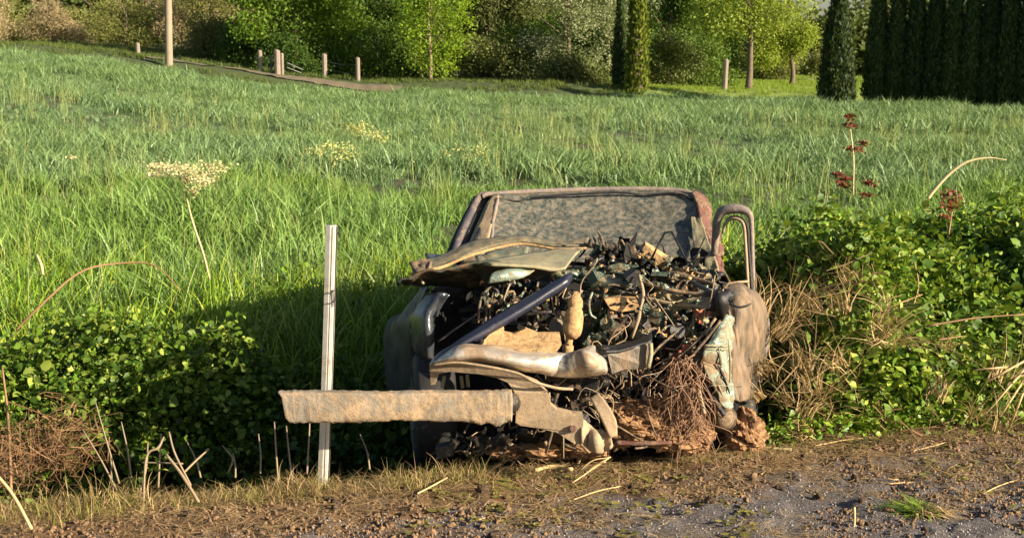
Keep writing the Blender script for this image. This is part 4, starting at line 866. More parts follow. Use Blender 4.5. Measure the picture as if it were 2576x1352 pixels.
# lower front structure
P('crossmember', plate([(1205, 868, 6.16), (1232, 840, 6.2), (1266, 811, 6.24), (1268, 836, 6.22), (1290, 840, 6.22), (1322, 826, 6.22), (1352, 838, 6.22), (1408, 838, 6.22), (1413, 866, 6.16), (1398, 888, 6.10), (1372, 892, 6.10), (1300, 880, 6.10)], 0.04), 'orange', False, 'bright orange-tan caked plate')
P('bumper', sheet([[(1082, 915, 6.22), (1120, 892, 6.12), (1162, 868, 6.12), (1255, 870, 6.14), (1350, 884, 6.16), (1440, 888, 6.16), (1492, 872, 6.14), (1522, 900, 6.16)],
                   [(1088, 914, 6.10), (1122, 896, 6.04), (1166, 878, 6.02), (1255, 884, 6.02), (1350, 898, 6.02), (1424, 890, 6.085), (1472, 884, 6.02), (1524, 905, 6.075)],
                   [(1092, 912, 6.06), (1126, 902, 6.00), (1166, 896, 5.99), (1255, 903, 5.98), (1350, 924, 6.00), (1424, 926, 6.065), (1478, 918, 5.99), (1528, 930, 6.055)],
                   [(1096, 914, 6.06), (1130, 908, 6.03), (1160, 908, 6.05), (1255, 917, 6.05), (1350, 936, 6.05), (1420, 948, 6.08), (1480, 946, 6.06), (1522, 940, 6.08)]], 80, 22, 0.010, 0.016, 8, 22), 'chrome', label='crumpled shiny bumper skin streaked with mud')
P('bolt_hole', qtube([(1210, 858, 6.12), (1211, 858, 6.15)], .013, seg=12), 'black')
fr = P('front_frame', plate([(1080, 920, 6.06), (1100, 910, 6.04), (1160, 911, 6.02), (1290, 932, 6.0), (1322, 950, 6.0), (1352, 962, 6.0), (1378, 990, 6.0), (1386, 1018, 6.0), (1402, 1031, 6.0), (1440, 1040, 5.99), (1466, 1042, 5.98), (1468, 1090, 5.98), (1462, 1118, 5.98), (1440, 1112, 5.98), (1400, 1086, 5.99), (1350, 1076, 6.0), (1310, 1070, 6.0), (1297, 1062, 6.0), (1299, 1020, 6.0), (1294, 985, 6.0), (1278, 962, 6.02), (1250, 950, 6.03), (1200, 940, 6.04), (1130, 934, 6.05), (1104, 940, 6.06), (1096, 965, 6.08), (1084, 968, 6.08)], 0.06), 'tan', False, 'tan muddy frame curving down to a bolted arm')
P('frame_lip', qtube([(1086, 918, 6.02), (1160, 912, 5.99), (1290, 935, 5.97), (1345, 960, 5.96), (1400, 975, 6.0), (1440, 978, 6.05)], .007, n=30, seg=6), 'tan')
P('bolt', qtube([(1441, 1077, 5.985), (1442, 1077, 5.965)], .016, seg=6), 'rusty', False)
P('frame_end', sheet([[(1466, 1052, 6.0), (1482, 1066, 6.02), (1500, 1078, 6.02), (1516, 1082, 6.04), (1536, 1096, 6.02)], [(1464, 1082, 5.97), (1482, 1092, 6.0), (1502, 1102, 5.96), (1520, 1108, 6.0), (1540, 1112, 5.98)], [(1462, 1112, 5.97), (1480, 1124, 5.99), (1500, 1138, 5.95), (1516, 1136, 5.99), (1538, 1126, 5.97)]], 26, 12, 0.014, 0.03, 12, 25, rough_edge=.5), 'tan', label='fan-shaped crinkled tan metal')
P('torn_blade', sheet([[(1484, 1000, 6.08), (1506, 988, 6.08)], [(1500, 1030, 6.03), (1530, 1018, 6.04)], [(1518, 1065, 6.0), (1550, 1058, 6.01)], [(1534, 1100, 5.98), (1552, 1096, 5.99)]], 8, 18, 0.012, 0.01, 12, 27), 'tan')
P('skin_edge', qtube([(1084, 918, 6.08), (1095, 902, 6.12), (1112, 886, 6.18), (1128, 876, 6.22)], .009, n=14, seg=7), 'chrome')
# detached beam sticking out to the left, in front of the post
bp_ = [(717, 1020, 5.74), (760, 1021, 5.75), (850, 1020, 5.77), (950, 1021, 5.80), (1050, 1018, 5.84), (1150, 1020, 5.87), (1230, 1020, 5.89), (1275, 1018, 5.90), (1290, 1020, 5.91)]
Pb = crom(qpath(bp_), 150); n = len(Pb); V = []; seg = 20
for i in range(n):
    t = i / (n - 1); hz = 0.066 * (1 - 0.65 * max(0, (t - .965) / .035) ** 2) * (1 + .02 * math.sin(9 * t)); dy_ = 0.045
    hz *= 1.0 + .03 * (float(fbm(t * 30, 1, 3, 3)) - .5) - 0.06 * math.exp(-((t - .42) / .12) ** 2)
    for j in range(seg):
        a = 2 * math.pi * j / seg; cx_, cz_ = math.cos(a), math.sin(a)
        sx = math.copysign(abs(cx_) ** .35, cx_); sz = math.copysign(abs(cz_) ** .35, cz_)
        nn = (float(fbm(t * 16 + 5, a * 1.2, 3, 33)) - .5) * .006 + (float(fbm(t * 60, a * 5, 3, 34)) - .5) * .009
        lump = .022 * math.exp(-((t - .80) / .045) ** 2) * max(0, -sz) + .010 * math.exp(-((t - .71) / .02) ** 2) * max(0, -sz)
        shear = -0.028 * cz_ * max(0, 1 - t * 9)
        V.append(Pb[i] + np.array([shear, sx * (dy_ + nn) * (1 if sz < .2 else 0.75), sz * (hz + nn + lump)]))
F = [(i * seg + j, i * seg + (j + 1) % seg, (i + 1) * seg + (j + 1) % seg, (i + 1) * seg + j) for i in range(n - 1) for j in range(seg)] + [tuple(range(seg))[::-1], tuple(range((n - 1) * seg, n * seg))]
P('bumper_beam', (np.array(V), F), 'beam', label='long mud-caked bumper beam jutting out to the left past the post')
P('beam_mount', qtube([(1270, 1010, 5.95), (1300, 1010, 6.1), (1330, 1000, 6.4)], .05, n=8, seg=8), 'darkplastic')
# behind the slot in the frame
for k, (a, b) in enumerate([((1160, 945, 6.2), (1164, 975, 6.2)), ((1175, 942, 6.22), (1178, 972, 6.22)), ((1118, 945, 6.15), (1112, 975, 6.15))]):
    P('bracket', qtube([a, b], .008, seg=6), 'palepaint', False)
# diagonal blue-black bar
P('support_bar', sheet([[(1440, 690, 6.42), (1300, 768, 6.3), (1180, 845, 6.2), (1096, 905, 6.14)], [(1428, 708, 6.36), (1312, 786, 6.25), (1190, 856, 6.16), (1098, 912, 6.10)]], 30, 6, 0.035, 0.006, 6, 28), 'blueblack', label='long blue-black bar lying diagonally over the engine bay')
# right box section
P('bumper_end', plate([(1528, 890, 6.06), (1560, 882, 6.08), (1606, 870, 6.1), (1636, 858, 6.12), (1640, 872, 6.11), (1634, 922, 6.1), (1620, 930, 6.1), (1570, 928, 6.08), (1540, 940, 6.06)], .10), 'fender', False, 'square-cut brown end of the bumper')
P('bumper_lip', qtube([(1636, 862, 6.09), (1637, 890, 6.08), (1630, 924, 6.08)], .011, n=10, seg=7), 'palepaint')
P('bumper_cap', sheet([[(1500, 868, 6.15), (1560, 868, 6.2), (1640, 840, 6.25)], [(1520, 886, 6.05), (1570, 880, 6.08), (1640, 858, 6.12)]], 14, 6, .012, .012, 12, 9), 'darkplastic')
# engine bay pieces
def vase(pts, mat, name, seg=14, label=None):
    Pq = qpath([(a, b, d) for a, b, d, r in pts]); V, F = tube(Pq, [r for a, b, d, r in pts], seg, len(pts) * 4); return P(name, (V, F), mat, True, label)
rs = vase([(1448, 733, 6.38, .010), (1448, 738, 6.38, .020), (1448, 746, 6.38, .020), (1447, 750, 6.38, .012), (1447, 754, 6.36, .034), (1447, 772, 6.36, .035), (1447, 775, 6.36, .028), (1446, 784, 6.36, .030), (1445, 788, 6.34, .042), (1442, 810, 6.34, .046), (1438, 832, 6.34, .046), (1435, 843, 6.34, .036), (1433, 848, 6.34, .020), (1430, 866, 6.34, .018), (1429, 868, 6.34, .026), (1428, 886, 6.34, .026)], 'orange', 'strut', label='upright tan strut shaped like a bottle')
vase([(1402, 800, 6.45, .02), (1400, 815, 6.45, .035), (1402, 832, 6.42, .034), (1404, 845, 6.4, .02)], 'fender', 'mount')
P('plate', plate([(1520, 752, 6.5), (1545, 748, 6.5), (1600, 750, 6.5), (1608, 770, 6.48), (1592, 780, 6.48), (1560, 784, 6.48), (1535, 776, 6.48)], .05), 'orange', False, 'small orange-tan plate with holes')
for q in ((1547, 764), (1562, 763), (1578, 762), (1590, 768)): P('hole', qtube([(q[0], q[1], 6.475), (q[0] + .5, q[1], 6.49)], .007, seg=8), 'black')
P('reservoir', sheet([[(1495, 700, 6.75), (1540, 694, 6.72), (1600, 698, 6.75)], [(1490, 718, 6.62), (1540, 712, 6.58), (1606, 716, 6.64)], [(1495, 738, 6.66), (1540, 736, 6.62), (1598, 738, 6.68)]], 20, 12, .03, .03, 12, 30), 'torn', label='dented pale green tank')
P('radiator_support', sheet([[(1400, 680, 6.85), (1500, 672, 6.8), (1600, 668, 6.85)], [(1395, 695, 6.75), (1500, 690, 6.7), (1600, 690, 6.75)], [(1400, 708, 6.8), (1500, 705, 6.75), (1600, 702, 6.8)]], 30, 8, .02, .05, 12, 31), 'steel', label='crumpled green-grey top panel')
P('foam_block', box(U(1648, 643, 6.95), (0.17, 0.07, 0.062), (0.3, 0.62, 0.1), .004), 'orange', False, 'bright tan block slanting over the engine')
P('cowl', sheet([[(1560, 612, 7.25), (1620, 622, 7.2), (1700, 660, 7.1), (1820, 690, 7.0)], [(1565, 640, 7.1), (1630, 655, 7.05), (1700, 690, 7.0), (1790, 715, 6.9)]], 30, 10, .02, .05, 12, 32, rough_edge=.8), 'darkplastic', label='broken dark cowl under the windshield')
P('engine_block', sheet([[(1470, 770, 6.8), (1560, 780, 6.75), (1640, 770, 6.8)], [(1465, 830, 6.7), (1560, 830, 6.62), (1640, 830, 6.7)], [(1480, 890, 6.75), (1560, 890, 6.7), (1640, 880, 6.75)]], 26, 20, .06, .10, 14, 33), 'steel', label='dark muddy engine casing')
P('bracket', qtube([(1608, 690, 6.5), (1618, 740, 6.45), (1611, 775, 6.42), (1606, 800, 6.4), (1590, 850, 6.4)], [.006, .009, .006, .010, .005], n=24, seg=7), 'tan')
P('hose', qtube([(1490, 735, 6.5), (1482, 760, 6.45), (1486, 790, 6.45), (1500, 800, 6.45)], .006, n=16, seg=7), 'torn')
P('hose', qtube([(1640, 700, 6.8), (1690, 690, 6.75), (1740, 700, 6.7), (1800, 716, 6.6)], [.012, .018, .016, .010], n=24, seg=9), 'fender', label='thick brown curved hose')
P('strut_bar', qtube([(1620, 745, 6.6), (1680, 762, 6.55), (1760, 770, 6.5), (1800, 775, 6.45)], [.006, .010, .009, .006], n=20, seg=8), 'tan')
P('strut_bar', qtube([(1735, 705, 6.65), (1790, 735, 6.5), (1830, 765, 6.4)], [.010, .013, .012], n=14, seg=5), 'lens')
P('strut_bar', qtube([(1610, 708, 6.6), (1660, 722, 6.55), (1720, 735, 6.55), (1790, 742, 6.5)], .010, n=20, seg=6), 'hosebrown')
P('lamp_socket', sheet([[(1796, 738, 6.50), (1822, 733, 6.46), (1838, 745, 6.46)], [(1792, 758, 6.44), (1820, 756, 6.40), (1840, 763, 6.42)], [(1802, 786, 6.48), (1818, 784, 6.46), (1830, 778, 6.46)]], 10, 8, .02, .09, 20, 35, rough_edge=.9), 'darkplastic')
P('spike', qtube([(1835, 762, 6.3), (1858, 772, 6.28), (1880, 768, 6.28), (1890, 762, 6.3)], [.006, .006, .005, .002], n=14, seg=6), 'rubber')
for (a, b, c) in [((1800, 800, 6.35), (1760, 850, 6.3), (1700, 905, 6.3)), ((1812, 806, 6.3), (1778, 850, 6.28), (1722, 915, 6.26)), ((1700, 835, 6.4), (1660, 870, 6.35), (1628, 905, 6.3))]:
    P('rod', qtube([a, b, c], .007, n=12, seg=6), 'hosebrown')
for (x0, y0, d0, m_n) in [(1756, 790, 6.5, 'copper'), (1770, 800, 6.48, 'copper'), (1715, 890, 6.4, 'copper'), (1728, 878, 6.42, 'copper'), (1700, 900, 6.4, 'copper')]:
    V, F = sheet([[(x0 - 12, y0 - 10, d0), (x0 + 10, y0 - 12, d0 + .04)], [(x0 - 10, y0 + 10, d0 - .03), (x0 + 12, y0 + 8, d0)]], 9, 8, .012, .05, 25, int(x0)); P('broken_casing', (V, F), m_n)
# right fender, torn inner panel
P('fender', sheet([[(1818, 712, 6.85), (1850, 712, 6.90), (1885, 728, 7.0), (1905, 748, 7.15)], [(1834, 762, 6.56), (1864, 755, 6.62), (1900, 768, 6.85), (1924, 790, 7.15)], [(1838, 830, 6.50), (1866, 830, 6.54), (1900, 838, 6.78), (1924, 850, 7.15)], [(1832, 900, 6.48), (1858, 905, 6.52), (1890, 908, 6.70), (1914, 915, 7.05)], [(1834, 960, 6.46), (1856, 965, 6.50), (1878, 968, 6.60), (1898, 965, 6.85)], [(1848, 1005, 6.46), (1860, 1008, 6.48), (1868, 1008, 6.50), (1878, 1000, 6.6)]], 60, 70, .010, .06, 9, 36, aniso=.3), 'fender', label='tall brown mud-streaked fender panel curling on the right side')
P('fender_liner', sheet([[(1828, 790, 6.42), (1838, 795, 6.42), (1844, 800, 6.46)], [(1790, 850, 6.34), (1815, 845, 6.35), (1842, 850, 6.42)], [(1768, 890, 6.28), (1802, 890, 6.30), (1840, 895, 6.38)], [(1772, 935, 6.27), (1806, 938, 6.29), (1842, 940, 6.36)], [(1800, 980, 6.28), (1822, 985, 6.30), (1846, 985, 6.34)], [(1818, 1022, 6.28), (1830, 1028, 6.29), (1846, 1020, 6.32)]], 22, 40, .012, .05, 9, 37, rough_edge=.7), 'torn', label='torn pale green metal with bright highlights')
for yy in (868, 877): P('fender_rib', qtube([(1772, yy, 6.28), (1800, yy + 1, 6.285), (1830, yy + 1, 6.34)], .005, n=8, seg=6), 'palepaint')
for k_, (xa, ya, xb, yb) in enumerate([(1800, 905, 1836, 990), (1786, 930, 1824, 1010), (1832, 850, 1836, 960), (1806, 870, 1812, 940)]): P('fender_crease', qtube([(xa, ya, 6.285), ((xa + xb) / 2 + 3, (ya + yb) / 2, 6.275), (xb, yb, 6.30)], [.002, .006, .003], n=12, seg=5), ('darkplastic', 'tan', 'palepaint', 'hosebrown')[k_])
P('fender_brace', sheet([[(1712, 905, 6.45), (1765, 880, 6.4)], [(1718, 945, 6.4), (1772, 925, 6.35)], [(1735, 985, 6.38), (1760, 980, 6.36)]], 12, 12, .02, .06, 14, 38, rough_edge=.7), 'fender')
P('strut_bar', qtube([(1752, 960, 6.3), (1762, 1000, 6.25), (1772, 1040, 6.22)], .010, n=10, seg=7), 'tan')
P('strut_bar', qtube([(1780, 975, 6.32), (1800, 1010, 6.28), (1822, 1045, 6.25)], .012, n=10, seg=7), 'darkplastic')
P('fender_tip', sheet([[(1786, 985, 6.36), (1812, 980, 6.34)], [(1802, 1010, 6.3), (1826, 1008, 6.3)], [(1828, 1034, 6.28), (1840, 1030, 6.28)]], 8, 12, .015, .02, 9, 39), 'tan')
P('hub', qtube([(1815, 1050, 6.35), (1818, 1050, 6.55)], [.045, .07], seg=14), 'hosebrown')
# undertray and shadowed floor
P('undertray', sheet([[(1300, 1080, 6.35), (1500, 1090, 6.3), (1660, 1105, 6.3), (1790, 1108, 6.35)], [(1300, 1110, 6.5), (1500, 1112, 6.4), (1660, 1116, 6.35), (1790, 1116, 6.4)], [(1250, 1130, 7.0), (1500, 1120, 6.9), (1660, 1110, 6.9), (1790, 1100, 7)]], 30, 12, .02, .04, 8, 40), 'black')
P('skirt', sheet([[(1545, 1108, 6.22), (1620, 1110, 6.2), (1690, 1108, 6.2)], [(1548, 1117, 6.2), (1620, 1118, 6.18), (1690, 1116, 6.19)]], 14, 4, .012, .01, 12, 41), 'rusty')
# countless hoses, wires and shards
r2 = np.random.default_rng(99)
def wires(n, reg, mat, rr, seedk, name, L=(0.06, 0.3), sagv=.04):
    mb = MB(); rg = np.random.default_rng(seedk)
    for i in range(n):
        q = reg[rg.integers(len(reg))]; p = U(rg.uniform(q[0], q[2]), rg.uniform(q[1], q[3]), rg.uniform(q[4], q[5]))
        d = rg.normal(0, 1, 3); d[1] *= .4; d /= np.linalg.norm(d); l = rg.uniform(*L); e = rg.normal(0, l * .2, 3); e2 = rg.normal(0, l * .2, 3)
        mb.add(*tube([p, p + d * l * .35 + e, p + d * l * .7 + e2, p + d * l + e + e2 - np.array([0, 0, sagv * rg.random()])], rg.uniform(*rr), 5, 9))
    PM(name, mb, mat, True, kind='stuff')
def shards(n, reg, mat, seedk, name, sz=(.02, .08), cr=.05):
    mb = MB(); rg = np.random.default_rng(seedk)
    for i in range(n):
        q = reg[rg.integers(len(reg))]; p = U(rg.uniform(q[0], q[2]), rg.uniform(q[1], q[3]), rg.uniform(q[4], q[5])); a = rg.normal(0, 1, 3); a /= np.linalg.norm(a); b = np.cross(a, rg.normal(0, 1, 3)); b /= np.linalg.norm(b)
        la, lb = rg.uniform(*sz), rg.uniform(*sz) * .6; nrm = np.cross(a, b)
        rows = [[p + a * la * u_ + b * lb * v_ + nrm * rg.normal(0, la * .25) for u_ in (-.5, 0, .5)] for v_ in (-.5, 0, .5)]
        mb.add(*sheet(rows, 5, 5, .006, 0, world=True, rough_edge=.8))
    PM(name, mb, mat, False, kind='stuff')
bay = [(1180, 710, 1400, 800, 6.8, 7.2), (1450, 690, 1800, 800, 6.55, 7.1), (1470, 780, 1760, 900, 6.45, 7.0), (1280, 770, 1420, 830, 6.5, 7.0), (1640, 760, 1800, 960, 6.5, 7.0)]
topd = [(1470, 600, 1600, 690, 6.75, 7.1), (1590, 640, 1820, 720, 6.7, 7.1)]
low = [(1330, 950, 1560, 1090, 6.15, 6.6), (1120, 1075, 1480, 1140, 6.2, 6.7), (1480, 930, 1640, 1010, 6.2, 6.7)]
wires(34, bay, 'hosebrown', (.003, .010), 1, 'brown_hoses'); wires(30, bay + topd, 'darkplastic', (.004, .012), 2, 'black_hoses'); wires(16, bay, 'tan', (.003, .006), 3, 'muddy_wires')
wires(12, bay, 'torn', (.003, .007), 4, 'green_tubing')
shards(40, bay, 'darkplastic', 5, 'black_plastic_shards', (.04, .13)); shards(34, bay + topd, 'steel', 6, 'broken_metal', (.03, .10)); shards(36, bay + topd, 'fender', 7, 'muddy_metal_scraps', (.02, .07)); shards(22, bay + topd, 'torn', 8, 'green_paint_scraps', (.02, .06))
shards(26, topd, 'black', 9, 'charred_debris', (.04, .12))
def bits(nb, nc, reg, mat, seedk, name, sz=(.02, .10)):
    mb = MB(); rg = np.random.default_rng(seedk)
    for i in range(nb):
        q = reg[rg.integers(len(reg))]; p = U(rg.uniform(q[0], q[2]), rg.uniform(q[1], q[3]), rg.uniform(q[4], q[5]))
        mb.add(*box(p, rg.uniform(sz[0], sz[1], 3) * np.array([1.2, .7, .8]), rg.normal(0, .35, 3), .003))
    for i in range(nc):
        q = reg[rg.integers(len(reg))]; p = U(rg.uniform(q[0], q[2]), rg.uniform(q[1], q[3]), rg.uniform(q[4], q[5])); d = np.array([rg.normal(0, .4), -1 if rg.random() < .5 else rg.normal(0, .3), rg.normal(0, .5)]); d /= np.linalg.norm(d); r = rg.uniform(*sz) * .45; l = rg.uniform(*sz) * .8
        mb.add(*tube([p, p + d * l * .1, p + d * l * .12, p + d * l * .8, p + d * l * .82, p + d * l], [r, r, r * .8, r * .8, r, r], 12))
    PM(name, mb, mat, False, kind='stuff')
bits(40, 22, bay, 'darkplastic', 31, 'crushed_black_housings', (.03, .12)); bits(26, 16, bay, 'steel', 32, 'crushed_steel_parts', (.03, .10)); bits(16, 8, bay, 'fender', 33, 'muddy_castings', (.02, .07)); bits(22, 8, low, 'darkplastic', 34, 'crushed_lower_parts', (.03, .09)); bits(10, 4, low, 'tan', 35, 'lower_mud_blocks', (.015, .05))
small = [(1200, 700, 1800, 830, 6.4, 6.75), (1480, 640, 1800, 760, 6.5, 6.8), (1650, 760, 1800, 960, 6.35, 6.6)]
shards(70, small, 'orange', 21, 'mud_glint_flakes', (.008, .03)); shards(70, small, 'torn', 22, 'paint_glint_flakes', (.008, .03)); shards(60, small, 'palepaint', 23, 'pale_glint_bits', (.008, .035)); wires(22, small[:1] + small[2:], 'tan', (.002, .004), 24, 'straw_coloured_wires', (.06, .2))  # small pale flakes stand in for glints and fine highlights
wires(10, topd, 'rubber', (.003, .006), 10, 'snapped_cables', (.03, .09))
shards(22, low, 'darkplastic', 11, 'lower_plastic_shards', (.03, .10)); shards(36, low, 'tan', 12, 'lower_mud_scraps', (.015, .05)); wires(40, low, 'hosebrown', (.003, .007), 13, 'lower_hoses'); wires(110, low + [(1560, 930, 1800, 1060, 6.15, 6.4), (1500, 880, 1560, 1000, 6.1, 6.3)], 'tan', (.0012, .0028), 36, 'caught_straw', (.04, .20))
P('windshield_edge', sheet([[(1738, 545, 7.78), (1764, 550, 7.74)], [(1742, 600, 7.62), (1782, 605, 7.56)], [(1752, 650, 7.48), (1800, 650, 7.42)], [(1762, 676, 7.42), (1812, 690, 7.36)]], 12, 22, .008, .02, 12, 3, rough_edge=.6), 'palepaint', label='pale green-grey glass edge cleared of mud')
rgp = np.random.default_rng(77)
M['greensheet'] = muddy('dark_green_sheet', (0.05, 0.10, 0.065), (0.19, 0.14, 0.085), 0.38, 0.18, 0.3, 8, 0.15, coat=.4)
M['browncrust'] = muddy('brown_crust', (0.05, 0.035, 0.025), (0.17, 0.115, 0.07), 0.5, 0.7, 0, 12, 0.7)
def crushed(px, py, d, w_, h_, mat, seed, tilt=0.0, yaw=0.0, cr=.06, nm='crushed_panel'):
    c = U(px, py, d); rg = np.random.default_rng(seed); Rm = eul((rg.normal(0, .35), tilt, yaw))
    rows = [[c + Rm @ np.array([u_ * w_ / 2, rg.normal(0, .02), -v_ * h_ / 2]) for u_ in (-1, -.35, .35, 1)] for v_ in (-1, 0, 1)]
    return P(nm, sheet(rows, 18, 12, .006, cr, 13, seed, world=True, rough_edge=.9), mat, False)
for k_, (a, b, d, w_, h_, m_n, ti) in enumerate([(1440, 690, 6.72, .20, .05, 'greensheet', .1), (1520, 682, 6.70, .24, .05, 'steel', -.05), (1590, 700, 6.66, .16, .06, 'greensheet', .15), (1480, 712, 6.62, .22, .03, 'greensheet', .0), (1560, 728, 6.58, .20, .035, 'darkplastic', .05),
        (1500, 800, 6.60, .10, .12, 'greensheet', .2), (1560, 830, 6.56, .18, .12, 'browncrust', -.1), (1620, 820, 6.55, .10, .14, 'greensheet', .3), (1500, 860, 6.50, .12, .08, 'steel', -.3), (1590, 872, 6.45, .14, .05, 'browncrust', 0),
        (1515, 630, 6.92, .10, .10, 'browncrust', .4), (1548, 640, 6.90, .09, .07, 'darkplastic', -.5), (1590, 632, 6.96, .12, .05, 'browncrust', .35), (1500, 655, 6.85, .10, .05, 'browncrust', -.2), (1560, 662, 6.85, .10, .05, 'fender', .2),
        (1690, 700, 6.75, .16, .035, 'fender', .1), (1740, 722, 6.66, .16, .04, 'browncrust', .25), (1700, 750, 6.6, .18, .03, 'hoodtop', .1), (1680, 790, 6.56, .10, .07, 'steel', .4), (1740, 690, 6.8, .18, .04, 'hoodtop', .2), (1775, 700, 6.8, .10, .05, 'darkplastic', .5),
        (1710, 770, 6.52, .09, .05, 'palepaint', -.3), (1655, 735, 6.6, .06, .10, 'greensheet', .1), (1260, 735, 6.95, .26, .05, 'darkplastic', -.2), (1215, 800, 6.8, .06, .12, 'browncrust', .1), (1330, 790, 6.7, .14, .06, 'browncrust', -.7), (1360, 760, 6.75, .16, .03, 'hosebrown', -.7),
        (1420, 960, 6.2, .16, .05, 'browncrust', .1), (1380, 990, 6.25, .10, .07, 'darkplastic', .3), (1600, 960, 6.35, .14, .08, 'browncrust', -.3), (1690, 930, 6.4, .08, .14, 'browncrust', .2), (1460, 1010, 6.2, .10, .05, 'browncrust', -.3)]): crushed(a, b, d, w_, h_, m_n, 500 + k_, ti, float(rgp.normal(0, .2)))
P('rod', qtube([(1102, 858, 6.5), (1200, 790, 6.55), (1292, 735, 6.6)], .005, n=14, seg=6), 'darktrim')
for a, b in ((1214, 1206), (1226, 1224), (1240, 1234)): P('strap', qtube([(a, 735, 6.55), (b, 770, 6.53), (b - 3, 812, 6.5)], [.004, .007, .005], n=12, seg=5), 'hosebrown')
P('hood_spike', qtube([(1492, 592, 6.95), (1500, 606, 6.95), (1508, 628, 6.93)], [.004, .012, .016], n=10, seg=5), 'darkplastic', False)
P('hood_spike', qtube([(1502, 578, 6.98), (1512, 600, 6.95), (1520, 640, 6.92)], [.004, .010, .016], n=10, seg=5), 'hosebrown', False)
P('hood_spike', qtube([(1668, 620, 7.0), (1672, 636, 7.0), (1676, 655, 6.98)], [.004, .008, .008], n=8, seg=5), 'darkplastic', False)
#PART4
# ------------------------------------------------------------------ steel marker post
mp = empty('marker_post', (U(812, 1228, 6.04)[0], 6.04, 0.0), 'upright galvanised steel marker post beside the car, behind the beam', 'post')
b0 = U(811, 1245, 6.04); b1 = U(833, 566, 6.04); ax = b1 - b0
r3 = eul((0, math.atan2(ax[0], ax[2]), 0)); hgt = np.linalg.norm(ax); wv = 0.0245
# hat-shaped channel section
sec = np.array([(-wv, -.000), (-wv * .98, .004), (wv * .52, .004), (wv * .52, .022), (wv * .60, .022), (wv, .006), (wv, .000), (wv * .64, -.004), (-wv * .2, -.006)])
m = len(sec); nz_ = 24; V = []
for i in range(nz_):
    z = hgt * i / (nz_ - 1); kx = 0.004 * math.sin(3.0 * i / nz_)
    V += [(p[0] + kx, p[1], z) for p in sec]
V = np.array(V) @ r3.T + b0
F = [(i * m + j, i * m + (j + 1) % m, (i + 1) * m + (j + 1) % m, (i + 1) * m + j) for i in range(nz_ - 1) for j in range(m)] + [tuple(range(m)), tuple(range((nz_ - 1) * m, nz_ * m))[::-1]]
mk('channel', V, F, M['postmetal'], mp)
mk('groove', *box((b0 + b1) / 2 + np.array([wv * .30, -.0055, 0]), (.0016, .003, hgt * .99), (0, math.atan2(ax[0], ax[2]), 0)), M['scuff'], mp)
mk('rear_flange', *box((b0 + b1) / 2 + np.array([wv * 1.04, .006, 0]), (.005, .016, hgt * .995), (0, math.atan2(ax[0], ax[2]), 0)), M['scuff'], mp)
for a, b in [((820, 735), (843, 728)), ((822, 762), (846, 752)), ((838, 728), (840, 770))]:
    q = [U(a[0], a[1], 6.031), U((a[0] + b[0]) / 2, (a[1] + b[1]) / 2 + 5, 6.031), U(b[0], b[1], 6.031)]; mk('scuff', *tube(q, .0022, 5, 8), M['scuff'], mp)

# ------------------------------------------------------------------ soil
def lump(c, r, seed, amp=.35, sc_=3.0, n=28):
    th = np.linspace(0, math.pi, n); ph = np.linspace(0, 2 * math.pi, 2 * n, endpoint=False); T, Pp = np.meshgrid(th, ph, indexing='ij')
    d = np.stack([np.sin(T) * np.cos(Pp), np.sin(T) * np.sin(Pp), np.cos(T)], -1)
    q = fbm(d[..., 0] * sc_ + d[..., 2] * 1.7 * sc_ + 20, d[..., 1] * sc_ - d[..., 2] * 2.1 * sc_ + 20, 5, seed)
    V = (d * (1 + (q - .5)[..., None] * amp * 2) * np.array(r) + np.array(c)).reshape(-1, 3); k = 2 * n
    F = [(i * k + j, i * k + (j + 1) % k, (i + 1) * k + (j + 1) % k, (i + 1) * k + j) for i in range(n - 1) for j in range(k)]
    return V, F
M['redsoil'] = muddy('orange_soil', (0.24, 0.12, 0.055), (0.42, 0.235, 0.115), 0.7, 0.95, 0, 22, 1.0)
tag(mk('soil_heap', *lump(U(1872, 1092, 6.62), (.10, .10, .12), 3, .42, 3.2), M['redsoil'], None, False), 'orange-brown soil heap at the foot of the right fender', 'soil')
mb = MB()
for k, (px, py, d, rx, ry, rz) in enumerate([(1380, 1128, 6.45, .14, .1, .05), (1480, 1122, 6.4, .12, .1, .05), (1280, 1130, 6.5, .12, .1, .045), (1620, 1070, 6.36, .16, .12, .08), (1700, 1090, 6.34, .15, .12, .08), (1580, 1040, 6.4, .10, .08, .07), (1665, 1025, 6.42, .13, .08, .06), (1740, 1100, 6.36, .10, .10, .07), (1560, 1100, 6.36, .07, .06, .05)]):
    mb.add(*lump(U(px, py, d), (rx, ry, rz), 10 + k, .45, 3.5, 20))
tag(mb.build('soil_bank', M['redsoil'], None, False), 'reddish soil pushed up under the nose of the car', 'soil')
# hanging roots
rg = np.random.default_rng(44); mb = MB()
for i in range(300):
    px = rg.uniform(1688, 1772); p0 = U(px, rg.uniform(890, 1070), rg.uniform(6.20, 6.36)); L = rg.uniform(.05, .32) * rg.uniform(.3, 1); sx = rg.normal(0, .05)
    mb.add(*tube([p0, p0 + np.array([sx, rg.normal(0, .015), -L * .5]), p0 + np.array([sx + rg.normal(0, .03), rg.normal(0, .02), -L])], [rg.uniform(.0012, .0035), .002, .0008], 4, 7))
M['root'] = plain('roots', (0.24, 0.14, 0.085), 0.9, 0, .4, 30, .6)
tag(mb.build('hanging_roots', M['root'], None, True), 'matted reddish roots hanging from the right of the engine bay', 'roots', kind='stuff')
mb = MB()
for k, (px, py, r) in enumerate([(1725, 1010, .06), (1715, 1050, .065), (1735, 1085, .07), (1700, 975, .035), (1748, 1040, .05)]): mb.add(*lump(U(px, py, 6.38), (r, r * .6, r * 1.2), 40 + k, .5, 4, 16))
tag(mb.build('root_ball', M['redsoil'], None, False), 'soil-clogged root ball behind the hanging roots', 'soil')

